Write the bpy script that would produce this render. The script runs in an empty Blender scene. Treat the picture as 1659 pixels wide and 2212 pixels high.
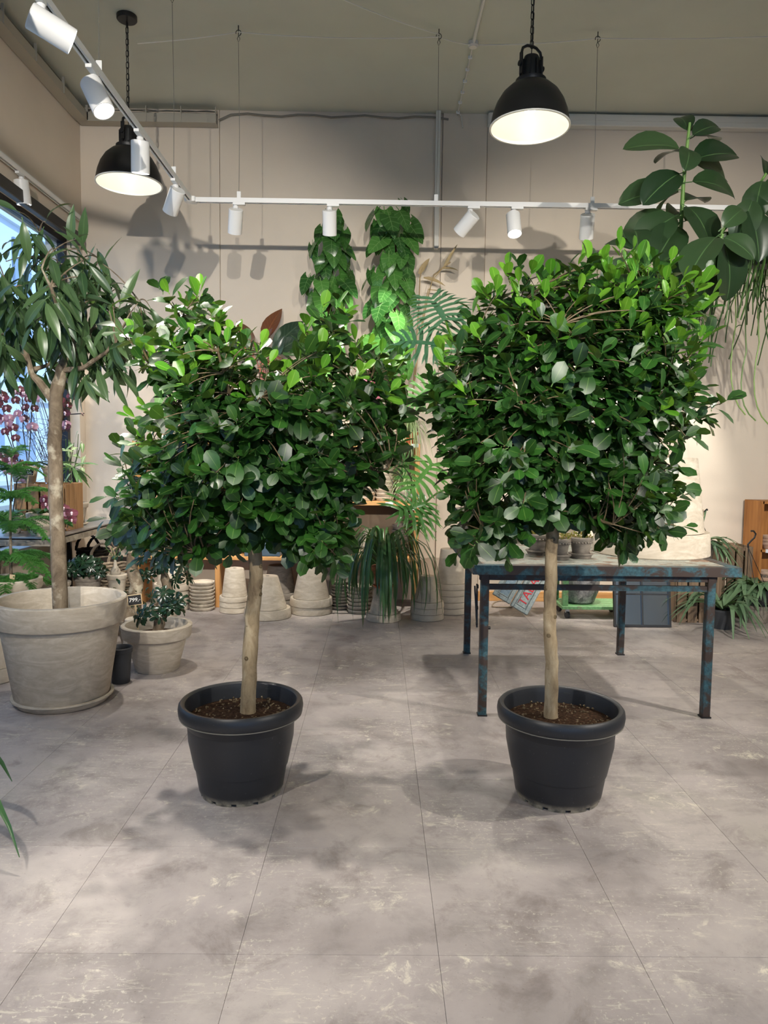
import bpy, math, random
from mathutils import Vector, Matrix, Quaternion
random.seed(11)
R = math.radians
V = Vector
scene = bpy.context.scene
COL = scene.collection

# ------------------------------------------------------------------ camera
CAMZ, FPX = 1.45, 1580.0
YAW, PITCH, ROLL = R(0.5), R(4.33), R(0.7)
FWD = V((math.sin(YAW)*math.cos(PITCH), math.cos(YAW)*math.cos(PITCH), -math.sin(PITCH)))
RT0 = V((math.cos(YAW), -math.sin(YAW), 0)); UP0 = RT0.cross(FWD)
RT = RT0*math.cos(ROLL)+UP0*math.sin(ROLL); UP = UP0*math.cos(ROLL)-RT0*math.sin(ROLL)
CAM = V((0, 0, CAMZ))
cd = bpy.data.cameras.new('camera'); cam = bpy.data.objects.new('camera', cd); COL.objects.link(cam)
cam.matrix_world = Matrix(((RT.x, UP.x, -FWD.x, 0), (RT.y, UP.y, -FWD.y, 0), (RT.z, UP.z, -FWD.z, CAMZ), (0, 0, 0, 1)))
cd.sensor_fit = 'VERTICAL'; cd.sensor_height = 24.0; cd.lens = FPX/2212*24.0; cd.clip_start = 0.05
scene.camera = cam

def ray(px, py):
    return FWD*FPX + RT*(px-829.5) + UP*(1106-py)
def at(px, py, Y):                 # the point seen at this pixel at distance Y into the room
    d = ray(px, py); return CAM + d*(Y/d.y)
def onz(px, py, z=0.0):            # the point seen at this pixel on a level plane
    d = ray(px, py); return CAM + d*((z-CAMZ)/d.z)
def proj(p):
    q = p-CAM; k = FPX/q.dot(FWD); return 829.5+q.dot(RT)*k, 1106-q.dot(UP)*k
def mpp(Y): return Y/FPX           # metres per pixel at distance Y

# ------------------------------------------------------------------ world and view
w = bpy.data.worlds.new('daylight'); scene.world = w; w.use_nodes = True
bg = w.node_tree.nodes['Background']; bg.inputs[0].default_value = (0.38, 0.61, 1.0, 1); bg.inputs[1].default_value = 1.15
scene.view_settings.view_transform = 'Standard'; scene.view_settings.look = 'None'
scene.view_settings.exposure = 0.56; scene.view_settings.gamma = 1.0
try: scene.view_settings.use_curve_mapping = False
except Exception: pass
SPOT_W = 165.0                     # every track spotlight
PENDANT_W = 0.9
scene.cycles.max_bounces = 8; scene.cycles.diffuse_bounces = 5; scene.cycles.sample_clamp_indirect = 4.0

sd = bpy.data.lights.new('added_facade_sun', 'SUN'); sd.energy = 2.2; sd.angle = R(1); sd.color = (.62, .80, 1.0); so = bpy.data.objects.new('added_facade_sun', sd); COL.objects.link(so); so.rotation_euler = V((-.7, -.22, -.66)).to_track_quat('-Z', 'Y').to_euler()  # added to brighten the facade outside, angled so none enters the room
# room
XL, XR, YB, YF, ZC = -2.92, 4.7, 7.35, -3.2, 4.77

# ------------------------------------------------------------------ mesh helpers
class MB:
    def __init__(s): s.v = []; s.f = []; s.uv = []; s.rnd = []
    def _add(s, vs, fs):
        o = len(s.v); s.v += [tuple(v) for v in vs]; s.f += [tuple(i+o for i in f) for f in fs]; return s
    def box(s, c, d, M=None, ch=0.0):
        x, y, z = d[0]/2, d[1]/2, d[2]/2; c = V(c)
        if ch <= 0:
            vs = [V((a*x, b*y, e*z)) for e in (-1, 1) for b in (-1, 1) for a in (-1, 1)]
            fs = [(0, 2, 3, 1), (4, 5, 7, 6), (0, 1, 5, 4), (2, 6, 7, 3), (0, 4, 6, 2), (1, 3, 7, 5)]
        else:
            vs = []; fs = []
            def ring(zz, ins):
                X, Y = x-ins, y-ins
                o = len(vs); k = ch
                vs.extend([V((-X+k, -Y, zz)), V((X-k, -Y, zz)), V((X, -Y+k, zz)), V((X, Y-k, zz)), V((X-k, Y, zz)), V((-X+k, Y, zz)), V((-X, Y-k, zz)), V((-X, -Y+k, zz))]); return o
            rs = [ring(-z, ch), ring(-z+ch, 0), ring(z-ch, 0), ring(z, ch)]
            for a, b in zip(rs, rs[1:]):
                for i in range(8): fs.append((a+i, a+(i+1) % 8, b+(i+1) % 8, b+i))
            fs.append(tuple(rs[0]+i for i in reversed(range(8)))); fs.append(tuple(rs[3]+i for i in range(8)))
        if M is not None: vs = [M @ v for v in vs]
        return s._add([v+c for v in vs], fs)
    def bar(s, a, b, wd, hd=None, up=(0, 0, 1)):
        a = V(a); b = V(b); d = (b-a); L = d.length; d.normalize(); u = V(up)
        if abs(d.dot(u)) > .98: u = V((0, 1, 0))
        x = d.cross(u).normalized(); u = x.cross(d); hd = hd or wd
        return s.box((a+b)/2, (wd, L, hd), Matrix((x, d, u)).transposed())
    def tube(s, pts, r, n=8, caps=True, flat=None):
        pts = [V(p) for p in pts]; N = len(pts)
        rs = r if isinstance(r, (list, tuple)) else [r]*N
        vs = []; fs = []; prev = None
        for i, p in enumerate(pts):
            t = (pts[min(i+1, N-1)]-pts[max(i-1, 0)])
            if t.length < 1e-9: t = V((0, 0, 1))
            t.normalize()
            if prev is None:
                a = V((1, 0, 0)) if abs(t.x) < .8 else V((0, 1, 0))
                a = (a-t*a.dot(t)).normalized()
            else:
                a = prev-t*prev.dot(t); a = a.normalized() if a.length > 1e-6 else t.orthogonal().normalized()
            prev = a; b = t.cross(a)
            for k in range(n):
                an = 2*math.pi*k/n; vs.append(p+(a*math.cos(an)+b*math.sin(an))*rs[i])
        for i in range(N-1):
            for k in range(n): fs.append((i*n+k, i*n+(k+1) % n, (i+1)*n+(k+1) % n, (i+1)*n+k))
        if caps: fs.append(tuple(reversed(range(n)))); fs.append(tuple((N-1)*n+k for k in range(n)))
        return s._add(vs, fs)
    def lathe(s, prof, n=32, c=(0, 0, 0), M=None, closed=False):
        c = V(c); vs = []; fs = []; idx = []
        for r, z in prof:
            if r < 1e-6: idx.append([len(vs)]); vs.append(V((0, 0, z)))
            else:
                idx.append(list(range(len(vs), len(vs)+n)))
                vs += [V((r*math.cos(2*math.pi*k/n), r*math.sin(2*math.pi*k/n), z)) for k in range(n)]
        pr = list(zip(idx, idx[1:]))
        if closed: pr.append((idx[-1], idx[0]))
        for A, B in pr:
            for k in range(n):
                a0, a1 = A[k % len(A)], A[(k+1) % len(A)]; b0, b1 = B[k % len(B)], B[(k+1) % len(B)]
                f = []
                for q in (a0, a1, b1, b0):
                    if q not in f: f.append(q)
                if len(f) > 2: fs.append(tuple(f))
        if M is not None: vs = [M @ v for v in vs]
        return s._add([v+c for v in vs], fs)
    def strip(s, pts, wd, nrm, fold=0.0):        # ribbon leaf along pts, with a folded middle
        o = len(s.v); N = len(pts)
        for i, p in enumerate(pts):
            t = (pts[min(i+1, N-1)]-pts[max(i-1, 0)]).normalized()
            x = t.cross(nrm)
            if x.length < 1e-4: x = t.orthogonal()
            x.normalize(); n2 = x.cross(t); w_ = wd[i]/2
            s.v += [tuple(p-x*w_+n2*fold*w_), tuple(p), tuple(p+x*w_+n2*fold*w_)]
        for i in range(N-1):
            a = o+3*i; s.f += [(a, a+1, a+4, a+3), (a+1, a+2, a+5, a+4)]
        return s
    def sphere(s, c, r, n=10, m=6, sc=(1, 1, 1)):
        prof = [(r*math.sin(math.pi*i/m), -r*math.cos(math.pi*i/m)) for i in range(m+1)]
        return s.lathe(prof, n, c, Matrix.Diagonal(V(sc)))
    def mesh(s, name, mat=None, smooth=True):
        me = bpy.data.meshes.new(name); me.from_pydata(s.v, [], s.f)
        if mat: me.materials.append(mat)
        if smooth: shade(me)
        return me
    def build(s, name, mat, parent=None, smooth=True, w=True):
        if w and parent is not None:
            o = wloc(parent); s.v = [(a-o.x, b-o.y, c-o.z) for a, b, c in s.v]
        return obj(name, s.mesh(name, mat, smooth), parent)
def shade(me, ang=38):
    me.polygons.foreach_set('use_smooth', [True]*len(me.polygons))
    try: me.set_sharp_from_angle(angle=R(ang))
    except Exception: pass
def wloc(o):
    p = V(o.location)
    while o.parent is not None: o = o.parent; p = p+o.location
    return p
def obj(name, me, parent=None, loc=None):
    o = bpy.data.objects.new(name, me); COL.objects.link(o); o.parent = parent
    if loc is not None: o.location = loc
    return o
def tag(o, label, cat, group=None):
    o['label'] = label; o['category'] = cat
    if group: o['group'] = group
    return o
def thing(name, label, cat, loc=(0, 0, 0), rz=0, group=None):
    o = obj(name, None, None, loc); o.rotation_euler = (0, 0, rz); o.empty_display_size = .05
    return tag(o, label, cat, group)
def struct(name, mb, mat, smooth=False):
    o = mb.build(name, mat, None, smooth); o['kind'] = 'structure'; return o
def dup(root, loc, label, rz=None, group=None, scale=None):
    r = root.copy(); COL.objects.link(r); r.location = loc; r['label'] = label
    if rz is not None: r.rotation_euler = (root.rotation_euler.x, root.rotation_euler.y, rz)
    if scale: r.scale = (scale,)*3
    if group: r['group'] = group
    def kids(a, b):
        for ch in list(a.children):
            c = ch.copy(); COL.objects.link(c); c.parent = b; kids(ch, c)
    kids(root, r); return r
def frame(pos, d, n, sc=1.0):      # leaf frame: y along d, z about n
    d = d.normalized(); x = d.cross(n)
    if x.length < 1e-5: x = d.orthogonal()
    x.normalize(); z = x.cross(d)
    M = Matrix((x*sc, d*sc, z*sc)).transposed().to_4x4(); M.translation = pos; return M
def rv(a=1.0): return V((random.uniform(-a, a), random.uniform(-a, a), random.uniform(-a, a)))
def bez(a, b, c, n=8):
    a, b, c = V(a), V(b), V(c)
    return [a*(1-t)**2+b*2*t*(1-t)+c*t*t for t in [i/n for i in range(n+1)]]
def U(a, b): return random.uniform(a, b)

# ------------------------------------------------------------------ materials
class NT:
    def __init__(s, name):
        s.m = bpy.data.materials.new(name); s.m.use_nodes = True; s.t = s.m.node_tree; s.p = s.t.nodes['Principled BSDF']
    def n(s, typ, **k):
        nd = s.t.nodes.new('ShaderNode'+typ)
        for a, b in k.items():
            if a.startswith('_'): nd.inputs[a[1:].replace('_', ' ')].default_value = b
            else: setattr(nd, a, b)
        return nd
    def l(s, a, b): s.t.links.new(a, b)
    def coord(s, what='Object', scale=(1, 1, 1)):
        if what == 'World': o = s.n('NewGeometry').outputs['Position']
        else: o = s.n('TexCoord').outputs[what]
        mp = s.n('Mapping'); mp.inputs['Scale'].default_value = scale; s.l(o, mp.inputs['Vector']); return mp.outputs[0]
    def noise(s, vec, scale, detail=4, rough=.55, dist=0.0):
        nd = s.n('TexNoise'); nd.inputs['Scale'].default_value = scale; nd.inputs['Detail'].default_value = detail
        nd.inputs['Roughness'].default_value = rough; nd.inputs['Distortion'].default_value = dist; s.l(vec, nd.inputs['Vector']); return nd.outputs['Fac']
    def ramp(s, fac, stops):
        nd = s.n('ValToRGB'); el = nd.color_ramp.elements
        while len(el) < len(stops): el.new(.5)
        for e, (p, c) in zip(el, stops): e.position = p; e.color = (c, c, c, 1) if not isinstance(c, tuple) else (*c, 1)
        s.l(fac, nd.inputs[0]); return nd.outputs[0]
    def mix(s, fac, a, b, mode='MIX'):
        nd = s.n('MixRGB', blend_type=mode)
        for k, q in ((0, fac), (1, a), (2, b)):
            if isinstance(q, (int, float)): nd.inputs[k].default_value = q
            elif isinstance(q, tuple): nd.inputs[k].default_value = (*q, 1)
            else: s.l(q, nd.inputs[k])
        return nd.outputs[0]
    def math(s, op, a, b=None):
        nd = s.n('Math', operation=op)
        for k, q in ((0, a), (1, b)):
            if q is None: continue
            if isinstance(q, (int, float)): nd.inputs[k].default_value = q
            else: s.l(q, nd.inputs[k])
        return nd.outputs[0]
    def bump(s, h, strength=.3, dist=.01):
        nd = s.n('Bump'); nd.inputs['Strength'].default_value = strength; nd.inputs['Distance'].default_value = dist
        s.l(h, nd.inputs['Height']); s.l(nd.outputs[0], s.p.inputs['Normal'])
    def col(s, c):
        if isinstance(c, tuple): s.p.inputs['Base Color'].default_value = (*c, 1)
        else: s.l(c, s.p.inputs['Base Color'])
    def set(s, rough=.5, metal=0.0, spec=.5):
        s.p.inputs['Roughness'].default_value = rough; s.p.inputs['Metallic'].default_value = metal
        s.p.inputs['Specular IOR Level'].default_value = spec; return s.m
def plain(name, c, rough=.5, metal=0.0, spec=.5, nz=0.0, sc=20):
    t = NT(name)
    if nz:
        f = t.noise(t.coord(), sc, 5)
        k = t.ramp(f, [(.3, 1-nz), (.7, 1+nz*.6)]); t.col(t.mix(1.0, c, k, 'MULTIPLY'))
    else: t.col(c)
    return t.set(rough, metal, spec)
def glow(name, c, s):
    t = NT(name); t.col(c); t.p.inputs['Emission Color'].default_value = (*c, 1); t.p.inputs['Emission Strength'].default_value = s; return t.set(.4)
def srgb(r, g, b):
    f = lambda x: ((x/255+.055)/1.055)**2.4 if x > 10 else x/255/12.92
    return (f(r), f(g), f(b))

def leafmat(name, c1, c2, rough=.3, vein=(.25, .45, .12), veinw=.03, veina=.5, trans=.18, spec=.5, ribs=0.0):
    t = NT(name)
    oi = t.n('ObjectInfo'); at_ = t.n('Attribute', attribute_name='rnd')
    q = t.math('FRACT', t.math('ADD', oi.outputs['Random'], at_.outputs['Fac']))
    base = t.mix(q, c1, c2)
    uv = t.n('UVMap'); sx = t.n('SeparateXYZ'); t.l(uv.outputs[0], sx.inputs[0])
    du = t.math('ABSOLUTE', t.math('SUBTRACT', sx.outputs[0], .5))
    mask = t.math('MULTIPLY', t.math('LESS_THAN', du, veinw), veina)
    if ribs:
        sv = t.math('SINE', t.math('MULTIPLY', t.math('SUBTRACT', sx.outputs[1], t.math('MULTIPLY', du, .45)), 6.283*ribs))
        rb = t.math('MULTIPLY', t.math('GREATER_THAN', sv, .86), veina*.45)
        mask = t.math('MAXIMUM', mask, rb)
    c = t.mix(mask, base, vein); t.col(c)
    m = t.set(rough, 0, spec)
    tr = t.n('BsdfTranslucent'); t.l(t.mix(.5, c, (.30, .55, .06)), tr.inputs[0])
    mx = t.n('MixShader'); mx.inputs[0].default_value = trans
    out = t.t.nodes['Material Output']
    t.l(t.p.outputs[0], mx.inputs[1]); t.l(tr.outputs[0], mx.inputs[2]); t.l(mx.outputs[0], out.inputs[0])
    return m

def mat_floor():
    t = NT('worn_concrete_tile'); P = t.coord('World')
    oi = t.n('ObjectInfo')
    big = t.noise(P, 1.1, 5, .6, .4); mid = t.noise(P, 5.0, 8, .7, .3)
    base = t.ramp(big, [(.32, srgb(132, 124, 121)), (.48, srgb(158, 150, 147)), (.62, srgb(172, 164, 159)), (.74, srgb(152, 148, 138))])
    dark = t.ramp(mid, [(.30, .72), (.5, 1.0), (.72, 1.1)])
    c = t.mix(1.0, base, dark, 'MULTIPLY')
    st = t.noise(t.coord('World', (2.2, 15, 1)), 3.0, 9, .75, .5)           # brushed streaks
    cl = t.noise(P, 2.0, 3, .6)
    sc = t.math('MULTIPLY', t.ramp(st, [(.55, 0.0), (.63, 1.0)]), t.ramp(cl, [(.47, 0.0), (.62, 1.0)]))
    iso = t.ramp(t.noise(P, 11, 11, .8, .6), [(.53, 0.0), (.61, 1.0)]); cl2 = t.ramp(t.noise(t.coord('World', (1, 1.6, 1)), 2.6, 4, .65, .8), [(.52, 0.0), (.66, 1.0)])
    c = t.mix(t.math('MULTIPLY', sc, .7), c, srgb(206, 199, 184)); c = t.mix(t.math('MULTIPLY', t.math('MULTIPLY', iso, cl2), .8), c, srgb(218, 211, 192))
    dk = t.ramp(t.noise(P, 3.4, 9, .72, .5), [(.34, .5), (.46, 0.0)]); c = t.mix(dk, c, srgb(104, 94, 90))
    sp = t.noise(P, 60, 4, .7); spk = t.math('MULTIPLY', t.ramp(sp, [(.58, 0.0), (.64, 1.0)]), t.ramp(cl, [(.46, 0.0), (.62, .7)]))
    c = t.mix(spk, c, srgb(205, 198, 184))
    pit = t.ramp(t.noise(P, 110, 3, .6), [(.27, .5), (.34, 0.0)])
    c = t.mix(pit, c, srgb(84, 76, 72))
    tint = t.ramp(oi.outputs['Random'], [(0.0, .94), (1.0, 1.05)])
    c = t.mix(1.0, c, tint, 'MULTIPLY'); t.col(c)
    t.bump(mid, .08, .004)
    return t.set(.52, 0, .35)
def mat_plaster(name, c, bs=.12, sc=90):
    t = NT(name); P = t.coord('World')
    big = t.noise(P, .9, 4, .6); k = t.ramp(big, [(.3, .94), (.7, 1.04)])
    t.col(t.mix(1.0, c, k, 'MULTIPLY')); t.bump(t.noise(P, sc, 4, .6), bs, .006); return t.set(.85, 0, .2)
def mat_clay(name, c1, c2, c3):
    t = NT(name); oi = t.n('ObjectInfo')
    ad = t.n('VectorMath', operation='ADD'); t.l(t.n('TexCoord').outputs['Object'], ad.inputs[0])
    cb = t.n('CombineXYZ'); rr = t.math('MULTIPLY', oi.outputs['Random'], 30.0); t.l(rr, cb.inputs[0]); t.l(rr, cb.inputs[2]); t.l(cb.outputs[0], ad.inputs[1])
    mp = t.n('Mapping'); mp.inputs['Scale'].default_value = (2.4, 2.4, 7); t.l(ad.outputs[0], mp.inputs['Vector'])
    a = t.noise(mp.outputs[0], 2.0, 6, .6, 2.2); b = t.noise(ad.outputs[0], 45, 5, .6)
    c = t.ramp(a, [(.3, c1), (.5, c2), (.68, c3)])
    c = t.mix(1.0, c, t.ramp(b, [(.3, .95), (.7, 1.03)]), 'MULTIPLY'); t.col(c); t.bump(b, .05, .002); return t.set(.85, 0, .2)
def mat_wood(name, c1, c2, axis=2, sc=8, rough=.6):
    t = NT(name); s3 = [sc*3, sc*3, sc*3]; s3[axis] = sc*.22
    oi = t.n('ObjectInfo'); ad = t.n('VectorMath', operation='ADD'); t.l(t.n('TexCoord').outputs['Object'], ad.inputs[0])
    cb = t.n('CombineXYZ'); t.l(t.math('MULTIPLY', oi.outputs['Random'], 17.0), cb.inputs[0]); t.l(cb.outputs[0], ad.inputs[1])
    mp = t.n('Mapping'); mp.inputs['Scale'].default_value = s3; t.l(ad.outputs[0], mp.inputs['Vector'])
    f = t.noise(mp.outputs[0], 1.0, 5, .6, .6); t.col(t.ramp(f, [(.3, c1), (.7, c2)])); t.bump(f, .1, .003); return t.set(rough, 0, .3)
def mat_rust(name, paint, paint2, rust, amount=.5, rough=.5):
    t = NT(name); P = t.coord('World'); a = t.noise(P, 9, 7, .65, .4); b = t.noise(P, 50, 4, .7)
    c = t.mix(t.ramp(b, [(.35, 0.0), (.65, 1.0)]), paint, paint2)
    c = t.mix(t.ramp(a, [(amount-.03, 0.0), (amount+.07, 1.0)]), c, rust)
    t.col(c); t.bump(a, .2, .004); return t.set(rough, .1, .5)

M = {}
M['floor'] = mat_floor()
M['slab'] = plain('dark_screed', srgb(104, 97, 93), .9)
M['wall'] = mat_plaster('warm_beige_plaster', srgb(214, 202, 186))
M['ceil'] = mat_plaster('grey_green_ceiling_paint', srgb(200, 202, 188), .05)
M['white'] = plain('white_lacquer', srgb(232, 232, 230), .35)
M['offwhite'] = plain('white_plastic_trunking', srgb(214, 212, 204), .5)
M['traygrey'] = plain('painted_tray', srgb(168, 163, 150), .6)
M['cable'] = plain('grey_cable', srgb(126, 122, 112), .6)
M['slot'] = plain('dark_rail_slot', srgb(50, 54, 54), .5)
M['black'] = plain('matt_black_metal', srgb(24, 24, 25), .45)
M['wire'] = plain('steel_wire', srgb(150, 148, 140), .4, .6)
M['cord'] = plain('white_cord', srgb(222, 220, 208), .6)
M['enamel'] = plain('cream_white_enamel', srgb(246, 244, 232), .35)
M['lens'] = glow('lamp_lens', (1.0, .97, .90), 6.0)
M['bulb'] = glow('lamp_bulb', (1.0, .95, .84), 1.3)
M['tub'] = None
t = NT('black_nursery_plastic'); P_ = t.coord(); f_ = t.noise(P_, 90, 3, .8); g_ = t.noise(P_, 4, 3)
c_ = t.mix(t.ramp(f_, [(.68, 0.0), (.73, .45)]), srgb(38, 40, 44), srgb(150, 150, 150))
gz = t.n('SeparateXYZ'); t.l(t.n('TexCoord').outputs['Object'], gz.inputs[0])
dm = t.math('MULTIPLY', t.ramp(gz.outputs[2], [(.018, .75), (.034, 0.0)]), t.ramp(t.noise(P_, 25, 4), [(.35, .2), (.6, 1.0)]))
t.col(t.mix(dm, c_, srgb(168, 160, 140))); M['tub'] = t.set(.42, 0, .45)
M['nursery'] = plain('dark_grey_nursery_plastic', srgb(44, 46, 50), .5)
t = NT('potting_soil'); f_ = t.noise(t.coord('World'), 70, 6, .75); t.col(t.ramp(f_, [(.32, srgb(26, 18, 13)), (.5, srgb(62, 44, 32)), (.66, srgb(96, 72, 52)), (.74, srgb(190, 160, 118))])); t.bump(f_, .9, .02); M['soil'] = t.set(.95, 0, .1)
M['clay'] = mat_clay('grey_washed_clay', srgb(172, 160, 143), srgb(184, 173, 156), srgb(199, 189, 173))
M['clayl'] = mat_clay('pale_sand_clay', srgb(195, 184, 167), srgb(202, 191, 174), srgb(209, 199, 184))
M['clayd'] = mat_clay('dark_grey_clay', srgb(116, 108, 100), srgb(134, 126, 116), srgb(150, 141, 130))
M['terra'] = mat_clay('terracotta', srgb(168, 92, 58), srgb(186, 112, 76), srgb(196, 134, 100))
M['terram'] = mat_clay('mossy_terracotta', srgb(104, 96, 70), srgb(150, 98, 72), srgb(176, 122, 92))
M['pinkclay'] = mat_clay('pale_pink_clay', srgb(188, 158, 136), srgb(202, 174, 152), srgb(212, 188, 170))
M['pine'] = mat_wood('pine_board', srgb(190, 138, 82), srgb(220, 172, 116), 2, 6)
M['pinex'] = mat_wood('pine_shelf', srgb(196, 140, 82), srgb(224, 176, 118), 0, 6)
M['oak'] = mat_wood('oak_cabinet', srgb(150, 96, 48), srgb(192, 134, 74), 2, 6)
M['crate'] = mat_wood('old_crate_board', srgb(128, 96, 64), srgb(176, 138, 98), 2, 7)
M['crated'] = mat_wood('weathered_crate_board', srgb(92, 76, 60), srgb(140, 118, 96), 2, 7)
M['plank'] = mat_wood('weathered_plank', srgb(120, 112, 102), srgb(176, 166, 150), 0, 6, .75)
M['twig'] = mat_wood('twig_bark', srgb(78, 66, 48), srgb(118, 102, 76), 2, 10)
t = NT('smooth_ficus_bark'); P_ = t.coord('World', (1, 1, .35)); f_ = t.noise(P_, 22, 6, .65, .4); g_ = t.noise(t.coord('World', (1, 1, 2.5)), 30, 4)
c_ = t.ramp(f_, [(.3, srgb(108, 92, 72)), (.5, srgb(146, 129, 102)), (.68, srgb(172, 157, 130))]); c_ = t.mix(t.ramp(g_, [(.66, 0.0), (.75, .6)]), c_, srgb(92, 72, 50)); t.col(c_); t.bump(f_, .3, .006); M['bark'] = t.set(.8, 0, .2)
t = NT('mottled_bark'); P_ = t.coord('World', (1, 1, .6)); f_ = t.noise(P_, 14, 7, .7, .6); g_ = t.noise(t.coord('World'), 8, 4, .6)
c_ = t.ramp(f_, [(.3, srgb(86, 74, 60)), (.5, srgb(124, 110, 92)), (.7, srgb(150, 136, 116))]); c_ = t.mix(t.ramp(g_, [(.54, 0.0), (.64, .6)]), c_, srgb(202, 194, 172)); t.col(c_); t.bump(f_, .5, .008); M['barkm'] = t.set(.85, 0, .2)
M['teal'] = mat_rust('teal_paint_rusted', srgb(36, 66, 74), srgb(62, 100, 110), srgb(60, 48, 42), .455)
M['topwood'] = mat_rust('worn_blue_tabletop', srgb(126, 136, 132), srgb(168, 164, 150), srgb(112, 84, 64), .55, .6)
M['greencart'] = mat_rust('chipped_green_paint', srgb(92, 148, 92), srgb(128, 172, 122), srgb(120, 110, 90), .62)
M['shutter'] = mat_rust('faded_grey_blue_paint', srgb(128, 144, 148), srgb(168, 176, 174), srgb(96, 100, 98), .6, .7)
M['shutterb'] = mat_rust('faded_blue_panel', srgb(104, 126, 142), srgb(138, 156, 166), srgb(84, 96, 104), .6, .7)
M['red'] = plain('red_paint', srgb(196, 40, 52), .6)
M['zinc'] = mat_rust('dull_zinc', srgb(118, 118, 120), srgb(160, 158, 156), srgb(84, 84, 86), .55, .45)
M['steel'] = plain('brushed_steel', srgb(170, 172, 174), .35, .7, .5, .1)
M['concrete'] = plain('cast_concrete', srgb(164, 160, 152), .9, 0, .2, .12, 12)
M['wicker'] = mat_wood('grey_wicker', srgb(120, 104, 86), srgb(184, 168, 146), 2, 14, .8)
M['wickerd'] = plain('dark_wicker', srgb(46, 40, 36), .8, 0, .3, .3, 30)
M['slate'] = plain('chalkboard', srgb(22, 22, 24), .7)
M['chalk'] = plain('white_chalk_paint', srgb(240, 240, 236), .8)
M['wood_l'] = plain('light_birch', srgb(214, 190, 150), .6, 0, .3, .08, 30)
M['winframe'] = plain('black_window_frame', srgb(22, 25, 30), .4)
M['whitepaint'] = plain('white_painted_sill', srgb(224, 224, 222), .5)
M['paper'] = plain('white_price_label', srgb(222, 226, 232), .6)
M['bluebox'] = plain('blue_grey_box', srgb(72, 92, 108), .6)
M['moss'] = plain('brown_moss_pole', srgb(62, 46, 32), .95, 0, .1, .4, 40)
t = NT('clear_glass'); t.col((.9, .95, 1.0)); t.p.inputs['Transmission Weight'].default_value = 1.0; t.p.inputs['IOR'].default_value = 1.01; M['glass'] = t.set(0.0, 0, .3)
t = NT('old_mirror_glass'); f_ = t.noise(t.coord('World'), 160, 2, .5); c_ = t.ramp(f_, [(.70, (.80, .82, .80)), (.76, (.95, .95, .92))]); t.col(c_); M['mirror'] = t.set(.03, 1.0)
M['l_fic'] = leafmat('ficus_leaf_green', srgb(14, 41, 14), srgb(39, 81, 26), .39, srgb(106, 140, 66), .020, .5, .12)
M['l_ficy'] = leafmat('ficus_young_leaf_green', srgb(62, 118, 28), srgb(104, 156, 44), .32, srgb(150, 186, 86), .022, .5, .22)
M['l_ali'] = leafmat('narrow_ficus_leaf_green', srgb(44, 70, 44), srgb(82, 108, 68), .33, srgb(110, 140, 90), .03, .4, .12)
M['l_phi'] = leafmat('heart_leaf_green', srgb(32, 72, 32), srgb(72, 122, 54), .25, srgb(130, 168, 100), .016, .5, .12, .5, 5)
M['l_rub'] = leafmat('rubber_leaf_dark_green', srgb(22, 42, 24), srgb(46, 68, 40), .32, srgb(88, 122, 74), .016, .5, .05, .5)
M['l_strap'] = leafmat('strap_leaf_green', srgb(38, 74, 42), srgb(74, 118, 68), .3, srgb(60, 100, 60), .0, 0, .1)
M['l_stag'] = leafmat('staghorn_grey_green', srgb(58, 84, 60), srgb(98, 126, 92), .45, srgb(110, 140, 100), .0, 0, .1)
M['l_split'] = leafmat('split_leaf_green', srgb(60, 116, 56), srgb(104, 160, 72), .35, srgb(160, 190, 110), .0, 0, .15)
M['l_splitd'] = leafmat('split_leaf_deep_green', srgb(44, 84, 60), srgb(84, 124, 92), .35, srgb(160, 190, 110), .0, 0, .12)
M['l_pine'] = leafmat('norfolk_needle_green', srgb(40, 92, 42), srgb(80, 140, 62), .5, srgb(60, 110, 50), .0, 0, .1)
M['l_sch'] = leafmat('dark_glossy_leaflet', srgb(14, 34, 22), srgb(34, 62, 44), .22, srgb(60, 90, 60), .02, .3, .06)
M['l_red'] = leafmat('bronze_red_leaf', srgb(66, 34, 34), srgb(112, 62, 46), .3, srgb(150, 90, 60), .03, .6, .12, .5, 9)
M['l_dk'] = leafmat('blackish_green_leaf', srgb(30, 46, 40), srgb(58, 82, 68), .25, srgb(90, 110, 90), .03, .5, .08, .5, 9)
M['l_orch'] = leafmat('orchid_leaf_green', srgb(30, 70, 34), srgb(56, 104, 50), .3, srgb(50, 90, 50), .02, .4, .08)
M['l_rhip'] = leafmat('rhipsalis_stem_green', srgb(62, 96, 44), srgb(120, 150, 70), .5, srgb(60, 110, 50), .0, 0, .1)
M['l_chl'] = leafmat('striped_leaf', srgb(120, 160, 90), srgb(176, 202, 140), .4, srgb(226, 236, 200), .16, .8, .2)
M['l_palm'] = leafmat('pale_green_leaf', srgb(96, 140, 84), srgb(140, 180, 110), .4, srgb(190, 210, 160), .04, .5, .2)
M['l_dead'] = leafmat('dry_leaf', srgb(150, 128, 92), srgb(186, 164, 124), .7, srgb(160, 140, 100), .0, 0, .1)
M['l_mini'] = leafmat('tiny_sedum_leaf', srgb(104, 130, 50), srgb(176, 140, 80), .5, srgb(60, 110, 50), .0, 0, .1)
M['petal'] = leafmat('plum_orchid_petal', srgb(84, 18, 42), srgb(124, 38, 68), .5, srgb(160, 90, 120), .04, .4, .2)
M['petalp'] = leafmat('pink_orchid_petal', srgb(178, 118, 150), srgb(206, 160, 184), .5, srgb(160, 90, 120), .04, .4, .25)
M['lip'] = plain('white_orchid_lip', srgb(232, 206, 214), .5)
M['stemg'] = plain('green_stem', srgb(92, 128, 60), .5)
M['stemd'] = plain('dark_flower_spike', srgb(46, 42, 40), .6)

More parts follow.
